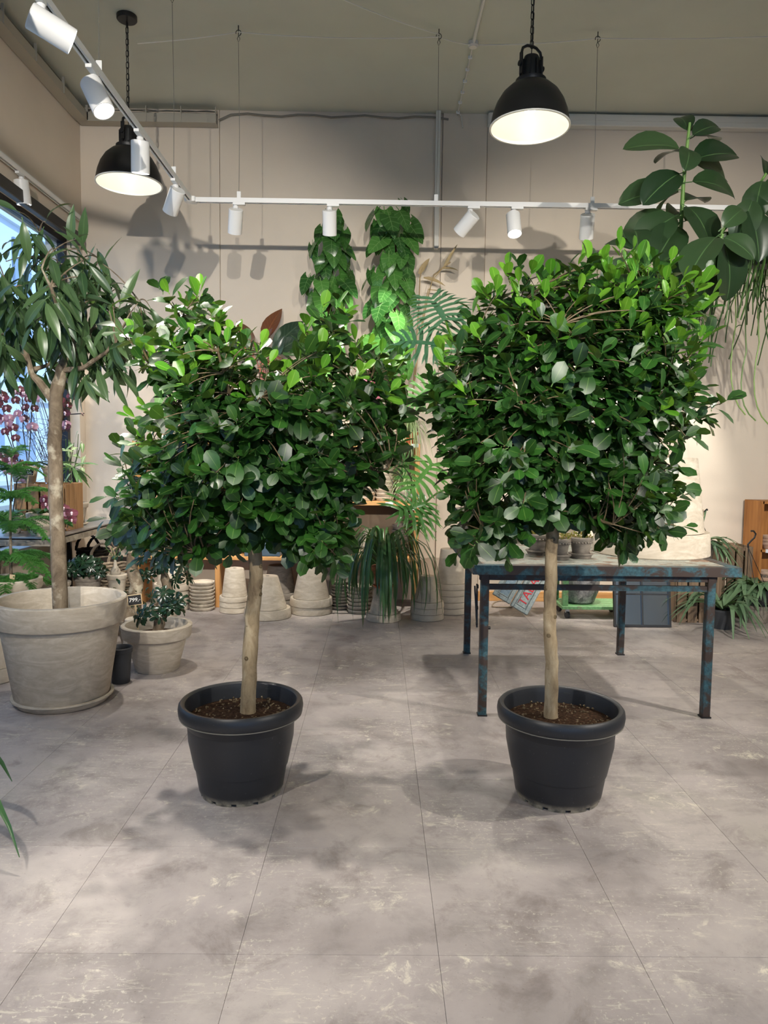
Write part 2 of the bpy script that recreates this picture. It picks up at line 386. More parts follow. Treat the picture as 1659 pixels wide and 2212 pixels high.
# ================================================================== the room
t = NT('window_glass'); tb = t.n('BsdfTransparent'); tb.inputs[0].default_value = (.93, .97, 1, 1); gl = t.n('BsdfGlossy'); gl.inputs['Roughness'].default_value = .02
mx = t.n('MixShader'); mx.inputs[0].default_value = .06; t.l(tb.outputs[0], mx.inputs[1]); t.l(gl.outputs[0], mx.inputs[2]); t.l(mx.outputs[0], t.t.nodes['Material Output'].inputs[0]); M['glass'] = t.m

floor = struct('floor', MB().box(((XL+XR)/2, (YF+YB)/2, -.06), (XR-XL+.4, YB-YF+.4, .10)), M['slab'])
TS, GX, GY, GAP = .585, .193, 2.03, .0009
tcache = {}
def edges(lo, hi, o):
    k = math.floor((lo-o)/TS); e = [lo]
    while o+(k+1)*TS < hi-.02:
        k += 1
        if o+k*TS > lo+.02: e.append(o+k*TS)
    return e+[hi]
ex, ey = edges(XL, XR, GX), edges(YF, YB, GY)
for x0, x1 in zip(ex, ex[1:]):
    for y0, y1 in zip(ey, ey[1:]):
        key = (round(x1-x0, 3), round(y1-y0, 3))
        if key not in tcache: tcache[key] = MB().box((0, 0, -.005), (key[0]-GAP, key[1]-GAP, .010), None, .0006).mesh('tile', M['floor'], False)
        obj('tile', tcache[key], floor, ((x0+x1)/2, (y0+y1)/2, 0))
struct('ceiling', MB().box(((XL+XR)/2, (YF+YB)/2, ZC+.1), (XR-XL+.6, YB-YF+.6, .2)), M['ceil'])
wb = struct('wall_back', MB().box(((XL+XR)/2, YB+.12, ZC/2), (XR-XL+.6, .2, ZC)), M['wall'])
for a, b, th in ((XL, -1.575, .022), (-1.570, .585, .018), (.592, 1.02, .030), (1.027, XR, .014)):
    MB().box(((a+b)/2, YB+.02-th/2, ZC/2), (b-a, th, ZC-.001), None, .002).build('panel', M['wall'], wb, False)
struct('wall_right', MB().box((XR+.1, (YF+YB)/2, ZC/2), (.2, YB-YF, ZC)), M['wall'])
FX0, FX1, FZ0, FZ1 = -2.3, 4.2, .35, 3.7
struct('wall_front', MB().box(((XL-.3+FX0)/2, YF-.1, ZC/2), (FX0-XL+.3, .2, ZC)).box(((XR+.3+FX1)/2, YF-.1, ZC/2), (XR+.3-FX1, .2, ZC)).box(((FX0+FX1)/2, YF-.1, FZ0/2), (FX1-FX0, .2, FZ0)).box(((FX0+FX1)/2, YF-.1, (FZ1+ZC)/2), (FX1-FX0, .2, ZC-FZ1)), M['wall'])
wf = struct('added_front_window', MB().box(((FX0+FX1)/2, YF-.1, FZ0+.03), (FX1-FX0, .07, .06)).box(((FX0+FX1)/2, YF-.1, FZ1-.03), (FX1-FX0, .07, .06)), M['winframe'])  # unseen window added behind the camera to brighten ceiling and room
for k in range(4): MB().box((FX0+.03+(FX1-FX0-.06)*k/3, YF-.1, (FZ0+FZ1)/2), (.06, .07, FZ1-FZ0-.12)).build('window_bar', M['winframe'], wf, False)
for k in range(3): MB().box((FX0+.03+(FX1-FX0-.06)*(k+.5)/3, YF-.1, (FZ0+FZ1)/2), ((FX1-FX0-.06)/3-.06, .012, FZ1-FZ0-.12)).build('pane', M['glass'], wf, False)
WY0, WY1, WZ0, WZ1 = 2.6, 7.22, .66, 3.50
wl = MB(); xw = XL-.15
wl.box((xw, (YF+WY0)/2, ZC/2), (.3, WY0-YF, ZC)); wl.box((xw, (WY1+YB)/2+.05, ZC/2), (.3, YB-WY1+.1, ZC))
wl.box((xw, (WY0+WY1)/2, WZ0/2), (.3, WY1-WY0, WZ0)); wl.box((xw, (WY0+WY1)/2, (WZ1+ZC)/2), (.3, WY1-WY0, ZC-WZ1))
struct('wall_left', wl, M['wall'])
win = struct('window_1', MB().box((XL-.13, WY0+.03, (WZ0+WZ1)/2), (.07, .06, WZ1-WZ0)).box((XL-.13, WY1-.03, (WZ0+WZ1)/2), (.07, .06, WZ1-WZ0))
    .box((XL-.13, (WY0+WY1)/2, WZ0+.03), (.07, WY1-WY0-.12, .06)).box((XL-.13, (WY0+WY1)/2, WZ1-.03), (.07, WY1-WY0-.12, .06)), M['winframe'])
for y in (4.15, 5.7): MB().box((XL-.13, y, (WZ0+WZ1)/2), (.07, .055, WZ1-WZ0-.12)).build('window_bar', M['winframe'], win, False)
for a, b in ((WY0+.06, 4.122), (4.178, 5.672), (5.728, WY1-.06)):
    MB().box((XL-.13, (a+b)/2, (WZ0+WZ1)/2), (.012, b-a, WZ1-WZ0-.12)).build('pane', M['glass'], win, False)
MB().box((XL-.02, (WY0+WY1)/2, WZ0+.012), (.24, WY1-WY0, .028), None, .004).build('window_sill', M['whitepaint'], win, False)
MB().box((XL+.045, (WY0+WY1)/2, WZ1-.02), (.06, WY1-WY0-.02, .10), None, .006).build('blind_box', M['black'], win, False)
bb = struct('baseboard_back', MB().box(((1.03+XR)/2, YB-.004, .05), (XR-1.03, .02, .10), None, .003), M['pinex'])
struct('trim_1', MB().box(((1.02+XR)/2, YB-.045, ZC-.075), (XR-1.02, .09, .11), None, .006).box(((1.02+XR)/2, YB-.092, ZC-.06), (XR-1.04, .006, .045)), M['offwhite'])
p0 = at(946, 283, YB-.02); p1 = at(944, 540, YB-.02)
struct('trim_2', MB().box((p0.x, YB-.045, (ZC+p1.z)/2), (.045, .05, ZC-p1.z), None, .004), M['offwhite'])

# the house across the street, seen through the window
hb = thing('neighbour_building', 'pale facade across the street seen through the shop window', 'building', (-11.5, 9, 0))
MB().box((-12, 9, 6), (1, 44, 14)).build('facade', plain('pale_render_facade', srgb(226, 230, 236), .8), hb, False)
wm = MB().box((0, 0, 0), (.10, 1.1, 1.7), None, .02).mesh('window', plain('dark_window_glass', srgb(150, 168, 190), .2), False)
fm = MB().box((0, 0, 0), (.14, .07, 1.7)).box((0, 0, .25), (.14, 1.1, .07)).mesh('frame', M['whitepaint'], False)
for i in range(-6, 9):
    for k in range(4):
        q = obj('window', wm, hb, (0.04, i*2.0-1.0, .9+k*2.7+1.0)); obj('window_frame', fm, q, (0.02, 0, 0))
for k in range(5): MB().box((-11.42, 9, .5+k*2.7), (.16, 44, .14)).build('cornice', M['whitepaint'], hb, False)
gp = MB().box((-20, 6, -.3), (34, 70, .2)).build('street', M['concrete'], None, False); gp['kind'] = 'structure'

# ================================================================== lighting
def cylM(d):            # matrix whose z axis is d
    d = d.normalized(); x = d.orthogonal().normalized(); return Matrix((x, d.cross(x), d)).transposed()
RZ = 3.50               # rail height (underside about)
RX, RYB = at(412, 432, 5.95).x, 5.95
rz0 = at(412, 432, 5.95).z; RZ = rz0
def rail(root, a, b, name='rail_section'):
    a = V(a); b = V(b); d = (b-a).normalized(); sd = V((-d.y, d.x, 0))
    o = MB().bar(a+sd*.0125, b+sd*.0125, .011, .036).bar(a-sd*.0125, b-sd*.0125, .011, .036).bar(a+V((0, 0, .012)), b+V((0, 0, .012)), .016, .012).build(name, M['white'], root, False)
    MB().bar(a-V((0, 0, .002)), b-V((0, 0, .002)), .013, .014).build('rail_slot', M['slot'], o, False)
tr = thing('track_rail', 'white L-shaped lighting rail hung from the ceiling on thin wires', 'lighting track', (RX, RYB, RZ))
XRR = 3.6
rail(tr, (RX+.04, RYB, RZ), (XRR-.04, RYB, RZ)); rail(tr, (RX, RYB-.04, RZ), (RX, -1.2, RZ)); rail(tr, (XRR, RYB-.04, RZ), (XRR, -1.2, RZ)); rail(tr, (RX+.04, -1.24, RZ), (XRR-.04, -1.24, RZ))  # side arm and rear stretch are unseen, assumed to carry more spotlights
for x, y in ((RX, RYB), (XRR, RYB), (RX, -1.24), (XRR, -1.24)): MB().box((x, y, RZ), (.085, .085, .040), None, .004).build('corner_joint', M['white'], tr, False)
def hang(x, y, wob=.006):
    g = MB().box((x, y, RZ+.045), (.032, .006, .055), None, .002).build('rail_bracket', M['white'], tr, False)
    MB().tube([(x, y, RZ+.06), (x+wob, y, RZ+.5), (x, y, ZC-.13)], .0022, 5).build('suspension_wire', M['wire'], tr)
    pts = [V((x, y, ZC-.02))]+[V((x+.020*math.sin(a), y, ZC-.055-.022*math.cos(a)+.0)) for a in [k*.5 for k in range(0, 11)]]
    MB().tube(pts, .003, 5).tube([(x, y, ZC), (x, y, ZC-.03)], .004, 5).tube([(x, y, ZC-.075), (x+.012, y, ZC-.10), (x, y, ZC-.125), (x-.01, y, ZC-.10), (x, y, ZC-.078)], .0022, 5).build('ceiling_hook', M['black'], tr)
for px in (516, 942, 1280): hang(at(px, 430, RYB).x, RYB)
for y in (5.47, 4.05, 2.6): hang(RX, y)
wt = thing('wall_track_rail', 'white lighting rail fixed along the wall above the window', 'lighting track', (XL+.03, YB-.1, 3.68))
ra = V((XL+.045, YB-.05, 3.68)); rb = V((XL+.045, 1.0, 3.68)); rail(wt, ra, rb)
MB().bar(ra+V((-.02, 0, .028)), rb+V((-.02, 0, .028)), .05, .016).build('mounting_strip', M['offwhite'], wt, False)

def track_spot(pos, target, label, side=None, power=1.0, size=46, group=None, lit=True):
    pos = V(pos); root = thing('track_spotlight', label, 'spotlight', pos+V((0, 0, -.02)), 0, group)
    ax = side or V((1, 0, 0))
    MB().bar(pos+V((0, 0, -.026))-ax*.02, pos+V((0, 0, -.026))+ax*.075, .032, .018, (0, 0, 1)).build('track_adapter', M['white'], root, False)
    MB().lathe([(0, 0), (.021, 0), (.021, .02), (.013, .026), (0, .026)], 14, pos+V((0, 0, -.062))).tube([pos+V((0, 0, -.055)), pos+V((0, 0, -.115))], .009, 10).build('swivel_stem', M['white'], root)
    pv = pos+V((0, 0, -.115)); d = (V(target)-pv).normalized()
    L, r = .185, .056; c0 = pv-d*.05; CM = cylM(d)
    MB().lathe([(0, 0), (r-.004, 0), (r, .004), (r, L), (r-.004, L), (r-.006, L-.014), (0, L-.014)], 28, c0, CM).build('lamp_head', M['white'], root)
    MB().lathe([(0, L-.012), (r-.008, L-.012), (r-.008, L-.0115), (0, L-.0115)], 24, c0, CM).build('lens', M['lens'], root)
    if lit:
        ld = bpy.data.lights.new('spot', 'SPOT'); ld.energy = SPOT_W*power; ld.spot_size = R(size); ld.spot_blend = .55; ld.shadow_soft_size = .035; ld.color = (1.0, .93, .83)
        lo = bpy.data.objects.new('spot_beam', ld); COL.objects.link(lo); lo.parent = root; lo.location = c0+d*(L+.01)-wloc(root)
        lo.rotation_euler = d.to_track_quat('-Z', 'Y').to_euler()
    return root
G1 = 'spotlights on the white rail'
def bx(px): return V((at(px, 440, RYB).x, RYB, RZ))
track_spot(bx(509), (-1.55, 7.3, 1.2), 'white cylinder spotlight hanging straight beside the rail corner and a wire', None, 1.0, 52, G1)
track_spot(bx(712), (-.45, 7.15, 1.0), 'white cylinder spotlight in front of a heart-leaf climbing plant', None, 1.3, 50, G1)
track_spot(bx(1016), (-.55, 7.15, 2.0), 'white cylinder spotlight tilted sideways near the vertical white trunking', None, 1.3, 50, G1)
track_spot(bx(1110), (1.15, 4.6, 0), 'white cylinder spotlight pointing down with its glowing lens showing', None, .6, 60, G1)
track_spot(bx(1270), (1.9, 7.3, 1.2), 'white cylinder spotlight hanging below a wire beside the rubber plant', None, 1.3, 62, G1)
track_spot(bx(1700), (2.4, 7.3, 1.0), 'white cylinder spotlight on the rail beyond the rubber plant', None, 1.0, 60, G1)
ysd = V((0, -1, 0))
track_spot((RX, 5.52, RZ), (-2.75, 6.9, 1.4), 'white cylinder spotlight by the rail corner, aimed at the window wall', ysd, .8, 55, G1)
track_spot((RX, 4.72, RZ), (-1.75, 5.4, 0), 'white cylinder spotlight hanging upright in front of the pendant lamp', ysd, .7, 60, G1)
track_spot((RX, 3.98, RZ), (.1, 3.2, .2), 'white cylinder spotlight on the sloping rail with its bright lens turned down', ysd, 1.0, 60, G1)
track_spot((RX, 3.38, RZ), (1.3, 4.9, 2.1), 'white cylinder spotlight lying nearly level under the sloping rail', ysd, 1.3, 55, G1)
track_spot((RX, 2.75, RZ), (-.2, 1.2, 0), 'white cylinder spotlight at the cut-off end of the sloping rail', ysd, 1.0, 62, G1)
track_spot((XL+.045, 6.05, 3.68), (-2.65, 6.5, 0), 'white cylinder spotlight on the rail above the window', ysd, .4, 60, G1)
# unseen spotlights: rear row read from wall shadows, the rest added for brightness
for k, (x, y, tg, pw, sz) in enumerate(((-.9, -1.24, (-2.2, 7.3, 2.0), 4.2, 44), (.3, -1.24, (-.5, 6.5, 1.3), 2.9, 44), (1.5, -1.24, (1.3, 6.5, 1.3), 2.9, 44), (2.8, -1.24, (2.7, 7.3, 1.7), 4.2, 44))):
    track_spot((x, y, RZ), tg, 'unseen white cylinder spotlight on the rail stretch beside the added front window', None, pw, sz, 'unseen spotlights beside the added front window')
for k, (y, tg, pw) in enumerate(((.6, (.1, 1.6, 0), 1.2), (2.6, (1.2, 3.3, .9), 1.5), (4.4, (2.2, 5.6, 0), .55))):
    track_spot((XRR, y, RZ), tg, 'added unseen white cylinder spotlight on the rail stretch opposite the window bench', ysd, pw, 62, 'added unseen spotlights on the rail opposite the bench')
track_spot((RX, .6, RZ), (-.6, 2.9, .8), 'added unseen white cylinder spotlight on the sloping rail closest to the added front window', ysd, 1.0, 62, 'spotlights on the white rail')

def pendant(px, py, Y, rot, label):
    b = at(px, py, Y); root = thing('pendant_lamp', label, 'pendant lamp', (b.x, b.y, ZC)); cx, cy, zb = b.x, b.y, b.z
    C = (cx, cy, zb)
    outer = [(.245, 0), (.250, .006), (.246, .012), (.243, .03), (.232, .085), (.210, .145), (.176, .20), (.130, .243), (.088, .262)]
    MB().lathe(outer+[(.085, .258)]+[(r-.004, z-.003) for r, z in reversed(outer[3:-1])]+[(.240, .004), (.245, 0)], 48, C).build('shade', M['black'], root)
    inn = [(.2395, .005), (.236, .03), (.225, .083), (.203, .142), (.170, .195), (.125, .236), (.05, .252), (0, .252)]
    MB().lathe(inn, 48, C).lathe([(.2515, .004), (.2505, -.003), (.2400, -.003), (.2395, .005)], 48, C, None, True).build('inner_reflector', M['enamel'], root)
    MB().lathe([(.092, .258), (.095, .262), (.095, .285), (.080, .292), (.062, .298), (.060, .345), (.056, .40), (.045, .425), (.02, .435), (0, .435)], 28, C).build('lamp_housing', M['black'], root)
    fin = MB()
    for k in range(10):
        a = 2*math.pi*k/10; fin.box((cx+.064*math.cos(a), cy+.064*math.sin(a), zb+.345), (.018, .007, .09), Matrix.Rotation(a, 3, 'Z'))
    fin.build('cooling_fins', M['black'], root, False)
    dx, dy = math.cos(rot), math.sin(rot)
    def q(u, z): return V((cx+u*dx, cy+u*dy, zb+z))
    MB().bar(q(.076, .31), q(.076, .44), .03, .006, (dx, dy, 0)).bar(q(-.076, .31), q(-.076, .44), .03, .006, (dx, dy, 0)).tube([q(.076, .43), q(.066, .465), q(.035, .485), q(0, .49), q(-.035, .485), q(-.066, .465), q(-.076, .43)], .009, 8).build('hanging_bracket', M['black'], root)
    for s in (1, -1): MB().lathe([(0, 0), (.018, 0), (.018, .012), (0, .012)], 12, q(.078*s, .37), cylM(V((dx*s, dy*s, 0)))).build('bracket_knob', M['black'], root)
    ang = math.pi*2
    lk = MB().tube([(.011*math.cos(a), 0, (.014 if math.sin(a) > 0 else -.014)+.011*math.sin(a)) for a in [ang*k/14+.01 for k in range(15)]], .0032, 6, False).mesh('chain_link', M['black'])
    z = zb+.50; k = 0
    while z < ZC-.05:
        o = obj('chain_link', lk, root, (0, 0, z-ZC)); o.rotation_euler = (0, 0, rot+(math.pi/2 if k % 2 else 0)); z += .0425; k += 1
    MB().lathe([(0, 0), (.07, 0), (.075, .006), (.075, .034), (0, .034)], 28, (cx, cy, ZC-.034)).build('ceiling_rose', M['black'], root)
    MB().tube([(cx, cy, ZC-.03), (cx+.006, cy, (ZC+zb+.5)/2), (cx, cy, zb+.44)], .003, 6).build('power_cable', M['black'], root)
    MB().sphere((cx, cy, zb+.13), .045, 16, 10).lathe([(.022, .17), (.022, .25), (0, .25)], 14, C).build('bulb', M['bulb'], root)
    ld = bpy.data.lights.new('bulb_light', 'POINT'); ld.energy = PENDANT_W; ld.shadow_soft_size = .05; ld.color = (1, .95, .84)
    lo = bpy.data.objects.new('bulb_light', ld); COL.objects.link(lo); lo.parent = root; lo.location = (0, 0, zb+.06-ZC)
    return root
pendant(279, 398, 5.85, R(75), 'black dome pendant lamp partly behind the sloping spotlight rail')
pendant(1144, 276, 4.75, R(25), 'black dome pendant lamp hanging clear of the rail beside the junction box cables')

# ------------------------------------------------------------------ ceiling wiring
def tray(label, a, b, n, inward, ncab):
    a = V(a); b = V(b); d = (b-a).normalized(); root = thing('cable_tray', label, 'cable tray', a)
    MB().bar(a, b, .008, .075).build('front_lip', M['traygrey'], root, False); MB().bar(a-V((0, 0, .04))-inward*.05, b-V((0, 0, .04))-inward*.05, .11, .008).build('tray_floor', M['traygrey'], root, False)
    L = (b-a).length
    for k in range(n+1):
        p = a+d*(L*k/n); MB().bar(p+V((0, 0, -.04))+inward*.002, p+V((0, 0, .10))+inward*.002, .022, .008, d).build('strut', M['traygrey'], root, False)
    for k in range(ncab):
        pts = [a+d*(L*i/14)-inward*(.02+.018*(k % 4))+V((0, 0, .045+.013*(k//2)+U(-.006, .006))) for i in range(15)]
        MB().tube(pts, .005, 5).build('cable', M['cable'], root)
tray('grey cable tray full of cables above the window wall', (XL+.115, YB-.12, ZC-.13), (XL+.115, 1.5, ZC-.13), 11, V((1, 0, 0)), 6)
tray('grey cable tray full of cables along the back wall', (XL+.02, YB-.12, ZC-.13), (at(472, 270, YB).x, YB-.12, ZC-.13), 4, V((0, -1, 0)), 6)
def cord(name, label, pts, r, mat, cat='cable'):
    o = MB().tube(pts, r, 6).build(name, mat, None); return tag(o, label, cat)
zc = ZC-.01
J = onz(1022, 97, ZC-.02); J.z = ZC
jb = thing('junction_box', 'round white junction box on the ceiling where the cords meet', 'junction box', J)
MB().lathe([(0, -.035), (.036, -.035), (.042, -.028), (.042, 0), (0, 0)], 24, J).build('box_body', M['offwhite'], jb); MB().lathe([(0, -.040), (.030, -.040), (.032, -.035), (0, -.035)], 20, J).build('box_lid', M['offwhite'], jb)
def sag(a, b, s, n=10): return [a.lerp(b, i/n)-V((0, 0, s*4*(i/n)*(1-i/n))) for i in range(n+1)]
H1 = V((at(516, 430, RYB).x, RYB, ZC-.05)); H2 = V((at(942, 430, RYB).x, RYB, ZC-.06)); H3 = V((at(1280, 430, RYB).x, RYB, ZC-.05))
A0 = onz(297, 94, ZC-.03)
jd = J-V((0, 0, .02))
cord('lamp_cord', 'thin white cord sagging from the black ceiling rose to the junction box', sag(A0, H1, .01)+sag(H1, H2, .025)[1:]+sag(H2, jd, .01)[1:], .0042, M['cord'])
E3 = V((3.9, 5.75, ZC-.05))
cord('lamp_cord', 'thin white cord sagging from the junction box past the rubber plant', sag(jd, H3, .015)+sag(H3, E3, .03)[1:], .0042, M['cord'])
E4 = onz(700, -20, ZC-.03); cord('lamp_cord', 'thin white cord running from a ceiling hook away from the back wall', sag(E4, H2+V((0, 0, .02)), .02), .0042, M['cord'])
c0 = onz(1048, -10, ZC-.015); cord('conduit', 'straight white conduit running along the ceiling to the junction box', [c0, c0.lerp(J, .5)-V((0, 0, .0)), V((J.x, J.y, ZC-.02))], .013, M['offwhite'], 'conduit')
q1 = onz(985, 262, ZC-.012); q2 = V((q1.x+.03, YB-.035, ZC-.03)); q3 = at(1000, 276, YB-.04)
cl = thing('clipped_cable', 'white cable clipped to the ceiling between junction box and back wall', 'cable', J)
MB().tube([J-V((0, 0, .015)), J.lerp(q1, .5)-V((0, 0, .012)), q1, V((q1.x-.0, YB-.06, ZC-.02)), q2, q3], .006, 6).build('cable', M['offwhite'], cl)
for k in range(1, 7):
    p = J.lerp(q1, k/7); MB().box((p.x, p.y, ZC-.014), (.034, .014, .028), None, .004).build('clip', M['white'], cl, False)
cw = [V((at(474, 270, YB).x, YB-.03, ZC-.11))]+[V((at(px, 273, YB).x, YB-.03, ZC-.055+.012*math.sin(px*.05))) for px in range(500, 1000, 36)]
cord('wall_cable', 'grey cable stapled along the top of the back wall', cw, .009, M['cable'])

# ================================================================== leaves
def leaf_mesh(name, mat, L, W, prof, nl=6, nu=4, fold=.25, droop=.3, pet=0.0, lobe=0.0, wave=0.0, petw=.004, twist=0.0):
    v = []; f = []; uv = []; th = 0.0; y = 0.0; z = 0.0; us = [2*i/nu-1 for i in range(nu+1)]
    if pet > 0:
        v += [(-petw/2, 0, 0), (petw/2, 0, 0), (-petw/2, pet, -droop*pet*.3), (petw/2, pet, -droop*pet*.3)]; f.append((0, 1, 3, 2)); uv += [(.5, 0)]*4
        y, z = pet, -droop*pet*.3; th = droop*.3
    o = len(v)
    ts = [(1-math.cos(math.pi*i/nl))/2*.7+.3*i/nl for i in range(nl+1)]
    for i in range(nl+1):
        t = ts[i]; hw = max(prof(t), .012)*W/2
        for u in us:
            x = hw*u; zz = fold*abs(x)-fold*.25*hw*u*u+wave*W*math.sin(t*9+u*2)*abs(u)
            yy = -lobe*L*u*u*(1-t)**3
            a = twist*t
            v.append((x*math.cos(a)-zz*math.sin(a), y+yy+zz*math.sin(th), z+zz*math.cos(th)*math.cos(a)+x*math.sin(a))); uv.append(((u+1)/2, t))
        if i < nl: q_ = ts[i+1]-t; th += droop*q_; y += math.cos(th)*L*q_; z -= math.sin(th)*L*q_
    n = nu+1
    for i in range(nl):
        for k in range(nu): f.append((o+i*n+k, o+i*n+k+1, o+(i+1)*n+k+1, o+(i+1)*n+k))
    me = bpy.data.meshes.new(name); me.from_pydata(v, [], f); me.materials.append(mat)
    ul = me.uv_layers.new(name='UVMap'); li = [0]*len(me.loops); me.loops.foreach_get('vertex_index', li)
    ul.data.foreach_set('uv', [c for i in li for c in uv[i]])
    me.polygons.foreach_set('use_smooth', [True]*len(me.polygons)); me['raw'] = 1
    RAW[me.name] = (v, f, uv); return me
RAW = {}
def obov(t): return max(math.sin(math.pi*min(t, 1)**1.4), 0)**.55
def lance(t): return max(math.sin(math.pi*t**.85), 0)**.95
def ellip(t): return max(math.sin(math.pi*t), 0)**.62
def heartp(t): return min(1.0, (.62+2.2*t))*max(1-t**1.7, 0)**.85
def strapp(t): return min(1, .55+2*t)*max(1-t**3, 0)**.9
def petalp_(t): return max(math.sin(math.pi*min(t*.9+.06, 1)), 0)**.7

class Foliage:                      # many leaves joined into one mesh (what nobody could count)
    def __init__(s): s.v = []; s.f = []; s.uv = []; s.r = []; s.mi = []; s.mats = []
    def add(s, me, Mx):
        v, f, uv = RAW[me.name]; o = len(s.v); m = me.materials[0]
        if m not in s.mats: s.mats.append(m)
        k = s.mats.index(m); q = random.random()
        s.v += [tuple(Mx @ V(p)) for p in v]; s.f += [tuple(i+o for i in g) for g in f]; s.uv += uv; s.r += [q]*len(v); s.mi += [k]*len(f)
    def build(s, name, parent):
        o = wloc(parent); me = bpy.data.meshes.new(name); me.from_pydata([(a-o.x, b-o.y, c-o.z) for a, b, c in s.v], [], s.f)
        for m in s.mats: me.materials.append(m)
        ul = me.uv_layers.new(name='UVMap'); li = [0]*len(me.loops); me.loops.foreach_get('vertex_index', li)
        ul.data.foreach_set('uv', [c for i in li for c in s.uv[i]])
        a = me.attributes.new('rnd', 'FLOAT', 'POINT'); a.data.foreach_set('value', s.r)
        me.polygons.foreach_set('material_index', s.mi); me.polygons.foreach_set('use_smooth', [True]*len(me.polygons))
        ob = obj(name, me, parent); ob['kind'] = 'stuff'; return ob
def put(name, me, Mx, root):
    o = bpy.data.objects.new(name, me); COL.objects.link(o); o.parent = root
    M2 = Mx.copy(); M2.translation = Mx.translation-wloc(root); o.matrix_local = M2; return o
def ribbon_mesh(mb, name, mat):     # MB.strip mesh with leaf uv
    me = mb.mesh(name, mat, False); me.polygons.foreach_set('use_smooth', [True]*len(me.polygons))
    ul = me.uv_layers.new(name='UVMap')
    for l in me.loops: ul.data[l.index].uv = ((l.vertex_index % 3)*.5, .5)
    return me
def ribbon(name, mb, mat, root):
    o = wloc(root); mb.v = [(a-o.x, b-o.y, c-o.z) for a, b, c in mb.v]; return obj(name, ribbon_mesh(mb, name, mat), root)

LF = [leaf_mesh('leaf', M['l_fic'], l, w_, obov, 6, 4, f_, d_, .012) for l, w_, f_, d_ in ((.088, .056, .20, .35), (.078, .048, .30, .15), (.094, .062, .12, .5), (.082, .056, .05, -.15))]
LFS = [leaf_mesh('leaf_s', M['l_fic'], l, w_, obov, 4, 2, f_, d_, .012) for l, w_, f_, d_ in ((.088, .056, .18, .35), (.078, .048, .25, .15), (.094, .062, .12, .5))]
LFY = [leaf_mesh('leaf', M['l_ficy'], l, w_, obov, 6, 4, f_, d_, .010) for l, w_, f_, d_ in ((.070, .042, .3, .1), (.060, .036, .4, -.1))]

# ------------------------------------------------------------------ pots
def pot_prof(r0, r1, h, rim_h, out, th=.018, inner=None):
    inner = inner if inner is not None else h*.5; k = (h-rim_h)/h; rm = r0+(r1-r0)*k
    rs = r1+out-.35*(r1-rm)
    ri = lambda z: r0+(r1-r0)*z/h-th
    return [(0, 0), (r0-.006, 0), (r0, .006), (rm, h-rim_h)], [(rm-.004, h-rim_h+.004), (rs-.004, h-rim_h), (rs, h-rim_h+.006), (r1+out, h-.006), (r1+out-.006, h), (r1-th+.004, h), (r1-th, h-.006), (ri(h-rim_h), h-rim_h-.002)], [(ri(h-rim_h), h-rim_h-.001), (ri(inner), inner), (0, inner)]
def clay_pot(root, c, r0, r1, h, mat, rim_h=None, out=.012, n=40, flip=False, w=True, inner=None):
    rim_h = rim_h or h*.2; a, b, i_ = pot_prof(r0, r1, h, rim_h, out, inner=inner if inner is not None else h*.06)
    if flip: fl = lambda p: [(r, h-z) for r, z in reversed(p)]; a, b, i_ = fl(a), fl(b), fl(i_)
    o = MB().lathe(a, n, c).lathe(i_, n, c).build('pot_body', mat, root, True, w); MB().lathe(b, n, c).build('pot_rim', mat, root, True, w); return o
def soil(root, c, r, bumpy=.006, n=24):
    pr = [(r, 0), (r*.75, bumpy), (r*.4, bumpy*1.6), (0, bumpy*2)]
    return MB().lathe(pr, n, c).build('soil', M['soil'], root)
def saucer(c, r, label, mat=None, h=None, cat='saucer', group=None, n=36):
    h = h or r*.16; root = thing('plant_saucer', label, cat, c, 0, group)
    MB().lathe([(0, 0), (r*.86, 0), (r*.9, .004), (r, h-.004), (r-.004, h), (r-.014, h), (r*.86, h*.35), (0, h*.35)], n, c).build('dish', mat or M['clay'], root)
    MB().lathe([(r*.995, h-.008), (r+.006, h-.004), (r+.006, h+.004), (r-.012, h+.004), (r-.014, h-.002)], n, c).build('lip', mat or M['clay'], root)
    return root

